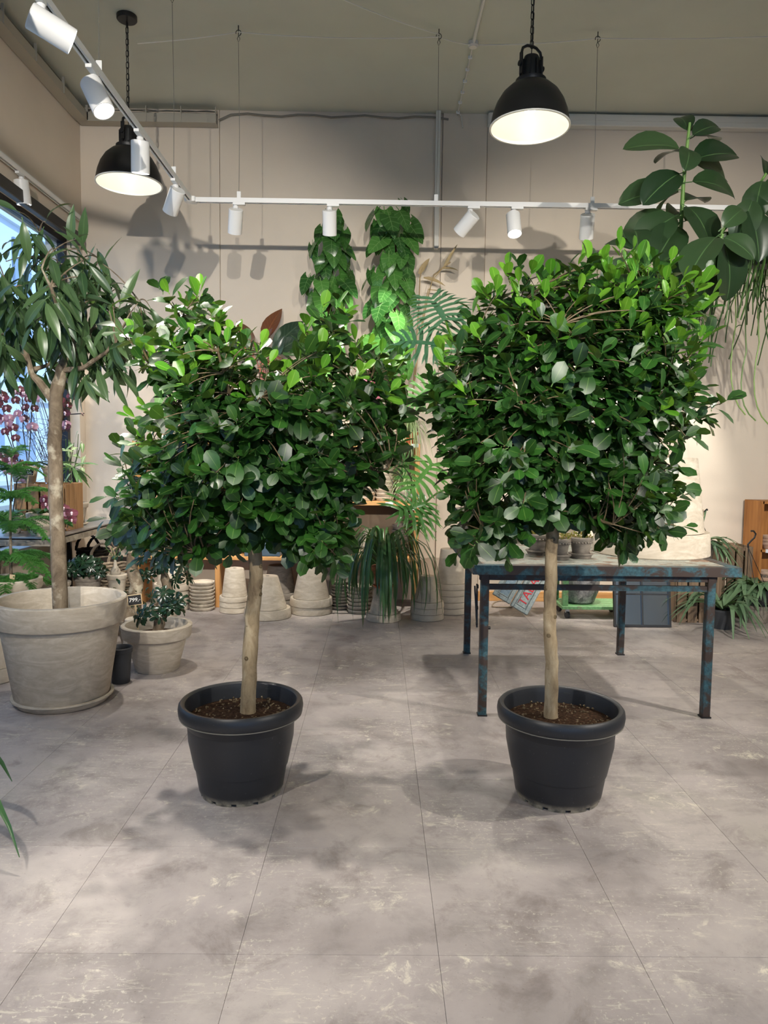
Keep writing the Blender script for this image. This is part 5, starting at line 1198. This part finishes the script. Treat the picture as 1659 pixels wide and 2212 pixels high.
# ================================================================== big pot with the narrow-leaved ficus
bc = base_at(138, 1550, .28); BYY = bc.y
saucer(bc, 103*mpp(BYY), 'large grey clay saucer under the big terracotta planter', M['clay'], .045)
c = bc+V((-.004, 0, .012)); r1 = 137*mpp(BYY); ht = .60
al = thing('potted_narrow_leaf_ficus', 'tree ficus with narrow drooping leaves in a very large grey clay pot', 'potted tree', c)
clay_pot(al, c, .255, r1-.018, ht, M['clay'], .135, .018, 72, False, True, ht*.62); soil(al, c+V((0, 0, ht*.66)), r1*.80)
random.seed(91)
tp = [at(131, 1330, BYY), at(127, 1220, BYY), at(121, 1080, BYY), at(117, 960, BYY), at(122, 850, BYY), at(134, 800, BYY), at(150, 765, BYY)]; tp[0].z = c.z+ht*.62
P = []; Rr = []
for i in range(len(tp)-1):
    for j in range(5): t_ = j/5; P.append(tp[i].lerp(tp[i+1], t_)+rv(.003)); Rr.append((.043-.011*(i+t_)/6)*U(.95, 1.06))
Rr[0] *= 1.15; MB().tube(P, Rr, 16).build('trunk', M['barkm'], al)
fk = at(112, 862, BYY)
BR = [[fk, at(85, 825, BYY-.02), at(68, 808, BYY-.03), at(62, 780, BYY-.03), at(40, 700, BYY-.06), at(20, 640, BYY-.1)], [at(66, 800, BYY), at(100, 790, BYY+.05), at(130, 770, BYY+.06)], [tp[-1], at(145, 720, BYY), at(120, 620, BYY), at(95, 560, BYY), at(85, 500, BYY)], [tp[-1], at(190, 720, BYY+.05), at(240, 680, BYY+.1), at(300, 650, BYY+.1)], [tp[-2], at(180, 795, BYY-.1), at(230, 760, BYY-.2), at(250, 740, BYY-.25)], [at(62, 780, BYY), at(0, 740, BYY-.15), at(-60, 700, BYY-.2)], [tp[-1], at(170, 660, BYY+.2), at(190, 600, BYY+.3), at(215, 560, BYY+.3)], [tp[-1], at(130, 680, BYY-.2), at(110, 620, BYY-.35), at(90, 580, BYY-.4)], [at(62, 780, BYY), at(30, 680, BYY+.2), at(-20, 600, BYY+.3)]]
for k, b in enumerate(BR): MB().tube(b, [(.026 if k in (0, 2) else .017)*(1-.75*i/(len(b)-1)) for i in range(len(b))], 8).build('branch', M['barkm'], al)
LA = [leaf_mesh('leaf', M['l_ali'], .20, .049, lance, 9, 4, .35, d_, .02, 0, .02, .005, .25) for d_ in (.5, .9, .25)]
ACROWN = [(-70, 560), (-30, 520), (20, 520), (70, 470), (100, 452), (125, 490), (200, 520), (232, 560), (225, 600), (260, 620), (320, 640), (330, 665), (300, 700), (280, 740), (285, 790), (230, 790), (190, 790), (150, 770), (110, 760), (70, 790), (40, 800), (0, 790), (-60, 780)]
poly = [(q.x, q.z) for q in (at(x, y, BYY) for x, y in ACROWN)]; xs = [p[0] for p in poly]; zs_ = [p[1] for p in poly]
tips = []; tr_ = 0
while len(tips) < 92 and tr_ < 9000:
    tr_ += 1; x, z = U(min(xs), max(xs)), U(min(zs_), max(zs_))
    if not inside(poly, x, z): continue
    e = min(edist(poly, x, z)/.3, 1); p = V((x, BYY+.42*math.sqrt(max(0, 1-(1-e)**2))*U(-1, 1), z))
    if any((p-o).length < .095 for o in tips): continue
    tips.append(p)
tw = MB(); nlv = 0; fol = Foliage(); tips.sort(key=lambda s_: s_.y)
for p in tips:
    q = min((pt for b in BR for pt in b[1:]), key=lambda s_: (s_-p).length); td = ((p-q).normalized()+V((0, 0, .5))).normalized(); tw.tube(bez(q, q.lerp(p, .5)+V((0, 0, .04)), p, 5), [.005, .0045, .004, .0035, .003, .0025], 5)
    e1 = td.orthogonal().normalized(); e2 = td.cross(e1); ph = U(0, 6)
    for k in range(6):
        a = ph+k*2.4; d = td*(.7 if k == 0 else .15)+(e1*math.cos(a)+e2*math.sin(a))*.8+V((0, 0, -.85+.75*(k == 0)-U(0, .5)*(p.z < at(0, 640, BYY).z)))
        Mx = frame(p-td*.03*k, d, V((0, -.5, .8))+rv(.5), U(.75, 1.15)); nlv += 1
        if nlv <= 298: put('leaf', random.choice(LA), Mx, al)
        else: fol.add(random.choice(LA), Mx)
o = tw.build('twigs', M['barkm'], al); o['kind'] = 'stuff'
if fol.v: fol.build('foliage', al)

# ------------------------------------------------------------------ floor pots near it
c = V((at(-36, 1490, 4.62).x, 4.62, 0)); inv_pot(c, .14, .205, .46, M['clayl'], 'cream clay planter upside down behind the big terracotta planter', .09, .014, None, 48)
q = onz(254, 1480); c = V((q.x, q.y+.06, 0)); nb = thing('nursery_pot', 'empty-looking black plastic nursery pot squeezed beside the big planter', 'pot', c)
MB().lathe([(0, 0), (.052, 0), (.055, .004), (.068, .195)], 28, c).lathe([(.064, .19), (.058, .17), (0, .17)], 28, c).build('pot_body', M['nursery'], nb); MB().lathe([(.068, .195), (.073, .197), (.075, .225), (.070, .23), (.066, .225), (.063, .19)], 28, c).build('pot_rim', M['nursery'], nb); soil(nb, c+V((0, 0, .175)), .06)
q = onz(268, 1450); c = V((q.x-.05, 5.2, 0)); inv_pot(c, .075, .095, .27, M['clayl'], 'ringed cream pot upside down between the big planter and the 799 pot', .05, .008)
LS = leaf_mesh('leaflet', M['l_sch'], .055, .026, obov, 5, 2, .3, .4, .02)
def rosette_mesh(n=7, L=1.0):
    fo = Foliage()
    for k in range(n):
        a = 2*math.pi*k/n; fo.add(LS, frame(V((0, 0, 0)), V((math.cos(a), math.sin(a), .15)), V((0, 0, 1)), L*U(.85, 1.1)))
    me = bpy.data.meshes.new('leaf_rosette'); me.from_pydata(fo.v, [], fo.f); me.materials.append(M['l_sch']); ul = me.uv_layers.new(name='UVMap')
    for l in me.loops: ul.data[l.index].uv = fo.uv[l.vertex_index]
    a_ = me.attributes.new('rnd', 'FLOAT', 'POINT'); a_.data.foreach_set('value', fo.r); me.polygons.foreach_set('use_smooth', [True]*len(me.polygons)); return me
random.seed(95); ROS = [rosette_mesh(7), rosette_mesh(8), rosette_mesh(6)]
def bonsai(root, c, blobs, trunk, tr0=.03):
    P = [V(p) for p in trunk]; PP = []
    for a, b in zip(P, P[1:]): PP += [a.lerp(b, k/4)+rv(.004) for k in range(4)]
    PP.append(P[-1]); MB().tube(PP, [tr0*(1-.55*i/(len(PP)-1))*U(.85, 1.2) for i in range(len(PP))], 10).build('trunk', M['barkm'], root)
    for bc_, br__, n in blobs:
        b0 = min(PP, key=lambda s_: (s_-bc_).length); MB().tube(bez(b0, b0.lerp(bc_, .5)+V((0, 0, .01)), bc_, 4), .006, 6).build('branch', M['barkm'], root)
        for k in range(n):
            d = rv().normalized(); d.z = abs(d.z)*.9-.15; d.y -= .25; p = bc_+V((d.x*br__, d.y*br__, d.z*br__*.8))
            put('leaf_rosette', random.choice(ROS), frame(p, d.orthogonal(), d+V((0, -.2, .5)), U(.75, 1.1)), root)
q = onz(340, 1458); r_ = 72*mpp(5.05); c = V((q.x*(q.y+.14)/q.y, q.y+.14, 0)); Yp = c.y
pb = thing('schefflera_bonsai', 'little umbrella-tree bonsai low in a grey pot with the 799 sign', 'potted plant', c); hp_ = at(340, 1347, Yp).z
clay_pot(pb, c, 46*mpp(Yp), r_-.012, hp_, M['clay'], .085, .014, 48, False, True, hp_*.6); soil(pb, c+V((0, 0, hp_*.75)), r_*.82)
bonsai(pb, c, [(at(325, 1330, Yp-.05), .085, 9), (at(368, 1322, Yp), .085, 10), (at(385, 1300, Yp+.05), .06, 6), (at(350, 1285, Yp+.04), .06, 6)], [c+V((0, 0, hp_*.74)), at(350, 1320, Yp), at(352, 1290, Yp+.03)], .04)
price_sign(at(291, 1296, Yp-.10), .093, .072, [('799,-', .036, 0, 0)], 'small chalkboard price sign reading 799 in a birch frame', .16, .12, .15)
# tall bonsais behind
Y = 5.75; c = V((at(345, 1330, Y).x, Y, 0)); b2 = thing('schefflera_bonsai', 'umbrella-tree bonsai with a thick twisted trunk behind the 799 pot', 'potted plant', c); clay_pot(b2, c, .10, .14, .22, M['clay'], .05); soil(b2, c+V((0, 0, .18)), .12)
bonsai(b2, c, [(at(335, 1215, Y-.04), .12, 14), (at(372, 1225, Y), .12, 14), (at(395, 1252, Y), .07, 8), (at(315, 1245, Y-.05), .06, 7)], [c+V((0, 0, .17)), at(362, 1275, Y), at(355, 1240, Y), at(352, 1215, Y)], .05)
Y = 5.52; c = V((at(288, 1350, Y).x, Y, 0)); b3 = thing('ginseng_ficus', 'ginseng ficus bonsai with a bulging pale trunk beside the big planter', 'potted plant', c); MB().lathe([(0, 0), (.085, 0), (.11, .12), (.115, .16), (.105, .16), (.095, .12), (0, .12)], 28, c).build('pot_body', M['clayd'], b3); soil(b3, c+V((0, 0, .13)), .10)
LG = leaf_mesh('leaf', M['l_sch'], .032, .018, ellip, 4, 2, .3, .3, .004)
PP = [c+V((0, 0, .13)), at(286, 1300, Y), at(296, 1262, Y), at(284, 1225, Y), at(280, 1195, Y)]; MB().tube(PP, [.07, .058, .05, .042, .02], 12).build('trunk', M['barkm'], b3)
for k in range(3): MB().tube(bez(c+V((0, 0, .13)), c+V((.05*(k-1), -.05, .20)), PP[1]+V((.02*(k-1), -.02, 0)), 5), .022, 8).build('root', M['barkm'], b3)
for k in range(90):
    bcn = random.choice([at(275, 1172, Y), at(290, 1178, Y), at(262, 1185, Y), at(300, 1225, Y-.05), at(262, 1275, Y-.04), at(305, 1290, Y-.05)]); d = rv().normalized(); put('leaf', LG, frame(bcn+d*U(.02, .07), d+V((0, -.2, .2)), V((0, -.3, 1))+rv(.4), U(.8, 1.3)), b3)
# pots behind the rim of the big planter
def lowplant(px, py, rpx, Y, label, mat='clay', hh=.2, blobs=()):
    r = rpx*mpp(Y); top = at(px, py, Y); c = V((top.x, Y, max(0, top.z-hh))); root = thing('schefflera_bonsai' if blobs else 'bulb_plant', label, 'potted plant', c); clay_pot(root, c, r*.72, r-.006, hh, M[mat], hh*.25, .008, 36, False, True, hh*.6); soil(root, c+V((0, 0, hh*.78)), r*.86); return root, c
cr = crate(V((at(205, 1300, 5.95).x, 5.95, 0)), .62, .36, .30, 'low crate carrying small pots behind the big planter', M['crated'])
dz = .302
def deskpot(px, rpx, Y, hh, name, label, mat='clay'):
    r = rpx*mpp(Y); c = V((at(px, 1240, Y).x, Y, dz)); root = thing(name, label, 'potted plant', c); clay_pot(root, c, r*.74, r-.006, hh, M[mat], hh*.25, .007, 32); soil(root, c+V((0, 0, hh*.85)), r*.88); return root, c, hh
root, c, hh = deskpot(190, 30, 5.85, .17, 'schefflera_bonsai', 'low dark umbrella-tree bonsai on the crate behind the big planter', 'clayd')
bonsai(root, c, [(c+V((0, -.02, .24)), .13, 22), (c+V((.07, -.03, .20)), .09, 10), (c+V((-.09, -.03, .21)), .09, 10)], [c+V((0, 0, hh*.8)), c+V((0, 0, .24))], .03)
root, c, hh = deskpot(252, 22, 5.92, .17, 'bulb_plant', 'pale round-bulbed caudex plant in a cream pot by the wicker basket', 'clayl')
MB().lathe([(0, 0), (.03, .0), (.042, .03), (.036, .06), (.016, .09), (.008, .14), (0, .15)], 20, c+V((-.01, 0, hh*.85))).build('bulb', M['clayl'], root)
for k in range(4): MB().tube(bez(c+V((-.01, 0, hh+.10)), c+V((-.01+.02*(k-1.5), -.02, hh+.18)), c+V((.05*(k-1.5), -.03, hh+.22)), 4), .003, 5).build('stem', M['stemg'], root)
for k in range(12): a = U(0, 6.28); put('leaf', LG, frame(c+V((.04*math.cos(a), .04*math.sin(a)-.02, hh+U(.14, .22))), V((math.cos(a), math.sin(a), .2)), V((0, 0, 1)), U(1, 1.6)), root)
root, c, hh = deskpot(128, 24, 5.72, .14, 'schefflera_bonsai', 'tiny umbrella-tree bonsai in a cream pot tucked behind the trunk', 'clayl'); bonsai(root, c, [(c+V((.04, -.02, .22)), .08, 9)], [c+V((0, 0, hh*.8)), c+V((.02, 0, .2))], .02)

# ------------------------------------------------------------------ wicker baskets
def basket(c, r0, r1, h, label, mat, handles=True, rows=None):
    root = thing('wicker_basket', label, 'basket', c); rows = rows or int(h/.026); n = 26
    MB().lathe([(0, .006), (r0*.92, .006), (r1*.92, h-.01)], n, c).build('lining', M['wickerd'], root)
    for k in range(rows):
        z = h*(k+.5)/rows; r = r0+(r1-r0)*z/h; pts = [c+V(((r+.006*math.sin(i*math.pi*13/26+(k % 2)*math.pi))*math.cos(2*math.pi*i/52), (r+.006*math.sin(i*math.pi*13/26+(k % 2)*math.pi))*math.sin(2*math.pi*i/52), z+.003*math.sin(i*1.7+k))) for i in range(53)]
        MB().tube(pts, h/rows*.46, 6, False).build('weave_row', mat, root)
    if handles:
        for sg_ in (-1, 1):
            pts = [c+V((sg_*r1*.96, 0, h-.02))+V((0, .11*math.cos(a), .13*math.sin(a))) for a in [math.pi*k/12 for k in range(13)]]
            pts = [c+V((r1*.55*sg_+.11*math.cos(a), -r1*.45*sg_, h-.03+.15*math.sin(a))) for a in [math.pi*k/14 for k in range(15)]]
            for w_ in range(3): MB().tube([p+V((.008*math.cos(i*1.2+w_*2.1), .008*math.sin(i*1.2+w_*2.1), 0)) for i, p in enumerate(pts)], .008, 6).build('handle_strand', mat, root)
    return root
Y = 6.45; basket(V((at(243, 1290, Y).x, Y, 0)), .17, .21, .52, 'tall grey wicker basket with hoop handles in the corner by the window', M['wicker'])
Y = 6.75; basket(V((at(190, 1290, Y).x+.02, Y+.1, 0)), .12, .14, .56, 'dark wicker basket with a black handle behind the grey basket', M['wickerd'])

# ------------------------------------------------------------------ window bench with orchids
bn0, bn1 = onz(208, 1128, .83), onz(66, 1180, .83)
bx0 = XL+.03; bx1 = (bn0.x+bn1.x)/2+.03; by0, by1 = 5.36, 6.85; BZ = .83
wbn = thing('window_bench', 'narrow steel bench with black legs under the shop window', 'bench', ((bx0+bx1)/2, (by0+by1)/2, 0))
MB().box(((bx0+bx1)/2, (by0+by1)/2, BZ-.012), (bx1-bx0, by1-by0, .024), None, .003).build('bench_top', M['steel'], wbn, False)
MB().box((bx1-.006, (by0+by1)/2, BZ-.04), (.012, by1-by0, .055)).build('side_rail', M['plank'], wbn, False); MB().box(((bx0+bx1)/2, by0+.006, BZ-.04), (bx1-bx0-.02, .012, .055)).build('end_rail', M['plank'], wbn, False)
for x, y in ((bx1-.03, by0+.1), (bx1-.03, by1-.1), (bx0+.04, by0+.1), (bx0+.04, by1-.1)): MB().box((x, y, (BZ-.03)/2), (.036, .036, BZ-.03), None, .003).build('leg', M['winframe'], wbn, False)
MB().bar((bx1-.03, by1-.45, BZ-.05), (bx1-.03, by1-.12, BZ-.28), .02, .02).build('brace', M['steel'], wbn, False)
ky = 5.95; kc = V((bx0+.225, ky, BZ)); khz = at(80, 1043, ky).z-BZ
vcrate(kc, .40, .34, khz, 'upright wooden fruit crate on the window bench with orchids on top', M['crate'], 0, 4)
kz = BZ+khz
def P2(px, py, Y=ky): return at(px, py, Y)
def op(x, dy, lab, spikes, seed, pink=.25, r=.075, h=.14, mat='clay'): orchid(V((x, ky+dy, kz)), lab, spikes, 5, r, h, mat, seed, pink)
op(P2(72, 1040).x, -.08, 'plum orchid in a grey pot on the upright crate, next to the sign', [([P2(50, 930), P2(48, 850), P2(30, 840)], 8), ([P2(66, 940), P2(70, 860), P2(62, 845)], 7)], 101, .45)
op(P2(103, 1040).x, .08, 'plum orchid in a grey pot on the crate, partly behind the trunk', [([P2(135, 930), P2(140, 880), P2(150, 840)], 7), ([P2(128, 930), P2(150, 895), P2(182, 893)], 2)], 102, .3)
op(P2(38, 1040).x, .05, 'plum orchid in a grey pot at the far side of the crate', [([P2(12, 930), P2(5, 860), P2(-8, 835)], 8), ([P2(28, 960), P2(20, 910), P2(2, 900)], 6)], 103, .35)
orchid(V((bx0+.25, ky-.28, BZ)), 'dark orchid drooping in front of the upright crate on the bench', [([at(112, 1080, ky-.42), at(106, 1105, ky-.45)], 5), ([at(148, 1100, ky-.42), at(146, 1140, ky-.45)], 6)], 4, .07, .12, 'clay', 104, .1)
orchid(V((bx0+.09, ky-.34, BZ)), 'plum orchid in a cream pot near the crate front on the bench', [([at(10, 1000, ky-.5), at(30, 975, ky-.5)], 6), ([at(40, 1010, ky-.5), at(44, 992, ky-.5)], 4)], 5, .08, .14, 'clayl', 105, .4)
orchid(V((bx0+.36, ky-.46, BZ)), 'orchid with only leaves in a grey pot at the near end of the bench', [], 6, .095, .17, 'clay', 106)
price_sign(at(62, 1018, ky-.30), .088, .064, [('Orkidé', .018, -.014, .014), ('229,-', .024, .012, -.013)], 'small chalkboard sign reading Orkidé on a birch stick among the orchids', .16, -.08)
# pot with a tall stemmed variegated plant on the bench
Y = 6.3; c = V((at(166, 1130, Y).x, Y, BZ)); saucer(c, .085, 'small grey saucer under the tall-stemmed plant on the bench', M['clay'], .018); c = c+V((0, 0, .006))
vp = thing('variegated_pothos', 'tall-stemmed plant with pale striped leaves in a clay pot on the bench', 'potted plant', c); clay_pot(vp, c, .06, .088, .19, M['clay'], .045, .008, 30); soil(vp, c+V((0, 0, .165)), .075)
topv = at(157, 1010, Y); MB().tube([c+V((0, 0, .16)), topv.lerp(c, .4)+V((.004, 0, .03)), topv], .013, 8).build('stem', M['stemd'], vp)
LV = leaf_mesh('leaf', M['l_palm'], .17, .035, lance, 7, 2, .3, .5, .02); LVV = leaf_mesh('leaf', M['l_chl'], .10, .05, heartp, 6, 4, .2, .4, .03)
random.seed(111)
for k in range(26): a = U(-1.2, 4.3); put('leaf', LV, frame(topv+rv(.02), V((math.cos(a), math.sin(a)*.6, U(-.5, .7))), V((0, 0, 1))+rv(.3), U(.7, 1.3)), vp)
c2 = V((at(140, 1130, 6.74).x, 6.74, BZ)); iv = thing('variegated_ivy', 'sparse cream-edged ivy with upright stems in the window corner', 'potted plant', c2); clay_pot(iv, c2, .06, .08, .15, M['clay'], .04, .006, 28); soil(iv, c2+V((0, 0, .13)), .07)
for k in range(7):
    e = at(U(140, 185), U(935, 1000), 6.45); MB().tube(bez(c2+V((0, 0, .12)), c2.lerp(e, .6)+rv(.04), e, 6), .003, 5).build('stem', M['stemg'], iv)
    for j in range(4): put('leaf', LVV, frame(c2.lerp(e, .45+.18*j)+V((0, 0, .03))+rv(.03), rv()+V((0, -.3, -.2)), V((0, -.5, 1))+rv(.3), U(.6, 1.0)), iv)
lg1, lg2 = at(158, 960, 6.0), at(195, 945, 6.0)
# fine wire-like plant in the window behind the orchids
wv = thing('wire_vine', 'airy bare-twigged plant in the window behind the orchids', 'potted plant', V((bx0+.12, 6.45, BZ))); c3 = V((bx0+.12, 6.45, BZ)); clay_pot(wv, c3, .07, .10, .2, M['clay'], .05); soil(wv, c3+V((0, 0, .17)), .085)
tw = MB()
for k in range(26):
    e = at(U(20, 125), U(790, 980), 6.35+U(-.1, .1)); pts = bez(c3+V((0, 0, .16)), c3.lerp(e, .5)+rv(.1)+V((0, 0, .1)), e, 7); tw.tube(pts, .0022, 4)
    for j in range(3): q0 = pts[3+j]; tw.tube([q0, q0+rv(.06), q0+rv(.12)], .0014, 4)
o = tw.build('twigs', M['stemd'], wv); o['kind'] = 'stuff'

# ------------------------------------------------------------------ norfolk island pine
random.seed(121)
ny = 5.1; c = V((at(22, 1300, ny).x, ny, .14)); crt = crate(V((c.x, c.y, 0)), .40, .40, .13, 'low slatted crate under the norfolk pine pot', M['crated'], 0, 2)
npn = thing('norfolk_pine', 'small norfolk pine with tiers of feathery branches in a wide grey pot', 'potted plant', c)
nr = 66*mpp(ny); nh = at(6, 1248, ny).z-.14; clay_pot(npn, c, nr*.72, nr-.012, nh, M['clay'], .07, .012, 48); soil(npn, c+V((0, 0, nh*.86)), nr*.86)
s0 = c+V((.01, 0, nh*.85)); s1 = at(26, 985, ny); MB().tube([s0, s0.lerp(s1, .5)+V((-.01, 0, 0)), s1], [.012, .009, .004], 8).build('stem', M['barkm'], npn)
def pine_branch(L):
    mb = MB(); fo = []; v = []; f = []
    def needles(a, b, n, ln):
        for k in range(n):
            t_ = k/n; p = a.lerp(b, t_); dr_ = (b-a).normalized(); o = dr_.orthogonal().normalized(); o.rotate(Quaternion(dr_, k*2.4)); q = p+dr_*ln*.7+o*ln; s_ = dr_.cross(o)*.0032; i0 = len(v); v.extend([p-s_, p+s_, q]); f.append((i0, i0+1, i0+2))
    ax = [V((0, 0, 0))]+[V((0, L*t_, .16*L*math.sin(t_*2.2)-.42*L*t_*t_)) for t_ in [.12*i for i in range(1, 9)]]
    for a, b in zip(ax, ax[1:]): needles(a, b, 26, .015)
    for i in range(1, 9):
        for sg_ in (-1, 1):
            for jj in (0, .5):
                p = ax[i].lerp(ax[min(8, i+1)], jj); ln = L*(.42-.035*i)*U(.85, 1.1); e = p+V((sg_*ln*.8, ln*.55, -ln*U(.2, .6))); m_ = p.lerp(e, .5)+V((0, 0, ln*.06)); needles(p, m_, 20, .014); needles(m_, e, 20, .012)
    me = bpy.data.meshes.new('branch'); me.from_pydata([tuple(q) for q in v], [], f); me.materials.append(M['l_pine']); return me
PB = [pine_branch(.34), pine_branch(.28)]
for y_, sc, n, up in ((1250, 1.05, 7, -.05), (1200, 1.1, 8, .05), (1135, 1.05, 8, .12), (1075, .95, 7, .15), (1015, .8, 7, .2), (988, .5, 5, .7)):
    pz = at(14, y_, ny); pz.x = s0.x+(s1.x-s0.x)*(pz.z-s0.z)/(s1.z-s0.z); pz.y = ny; ph = U(0, 6)
    for k in range(n): a = ph+2*math.pi*k/n+U(-.2, .2); put('branch', random.choice(PB), frame(pz+V((0, 0, U(-.02, .02))), V((math.cos(a), math.sin(a), up+U(-.15, .3))), V((U(-.4, .4), U(-.4, .4), 1)), sc*U(.75, 1.0)), npn)
tg = thing('wooden_plant_label', 'blank pale wooden label stuck in the norfolk pine pot', 'plant label', c+V((.03, -.1, nh*.8))); F = facing(at(26, 1250, ny-.12), .1, -.12); put('label_board', MB().box((0, 0, 0), (.035, .055, .004)).mesh('label_board', M['wood_l'], False), F, tg); put('label_stick', MB().box((0, -.055, 0), (.008, .07, .003)).mesh('label_stick', M['wood_l'], False), F, tg)

# ------------------------------------------------------------------ plant just outside on the left whose leaf tips reach in
c = V((-2.02, 2.75, 0)); lp = thing('dracaena', 'plant in a dark pot whose wavy green leaf tips reach over the floor', 'potted plant', c)
clay_pot(lp, c, .11, .15, .26, M['clayd'], .06); soil(lp, c+V((0, 0, .22)), .13)
def wl_(tip, mid, w_, tw_=.0):
    p0 = c+V((.02, 0, .24)); pts = bez(p0, mid, tip, 9); ribbon('leaf', MB().strip(pts, [.02, w_, w_, w_*1.05, w_, w_*.95, w_*.9, w_*.7, w_*.4, .003], V((.3, -.5, .8)), .35), M['l_strap'], lp)
wl_(at(26, 1688, 2.60), at(-60, 1560, 2.65)+V((0, 0, .12)), .035)
wl_(at(42, 1852, 2.42), at(-40, 1600, 2.5)+V((0, 0, .10)), .032)
for k in range(14): a = U(1.4, 5.0); L = U(.3, .45); h = V((math.cos(a), math.sin(a), 0)); wl_(c+h*L+V((0, 0, U(.2, .5))), c+h*L*.5+V((0, 0, U(.6, .9))), .035)
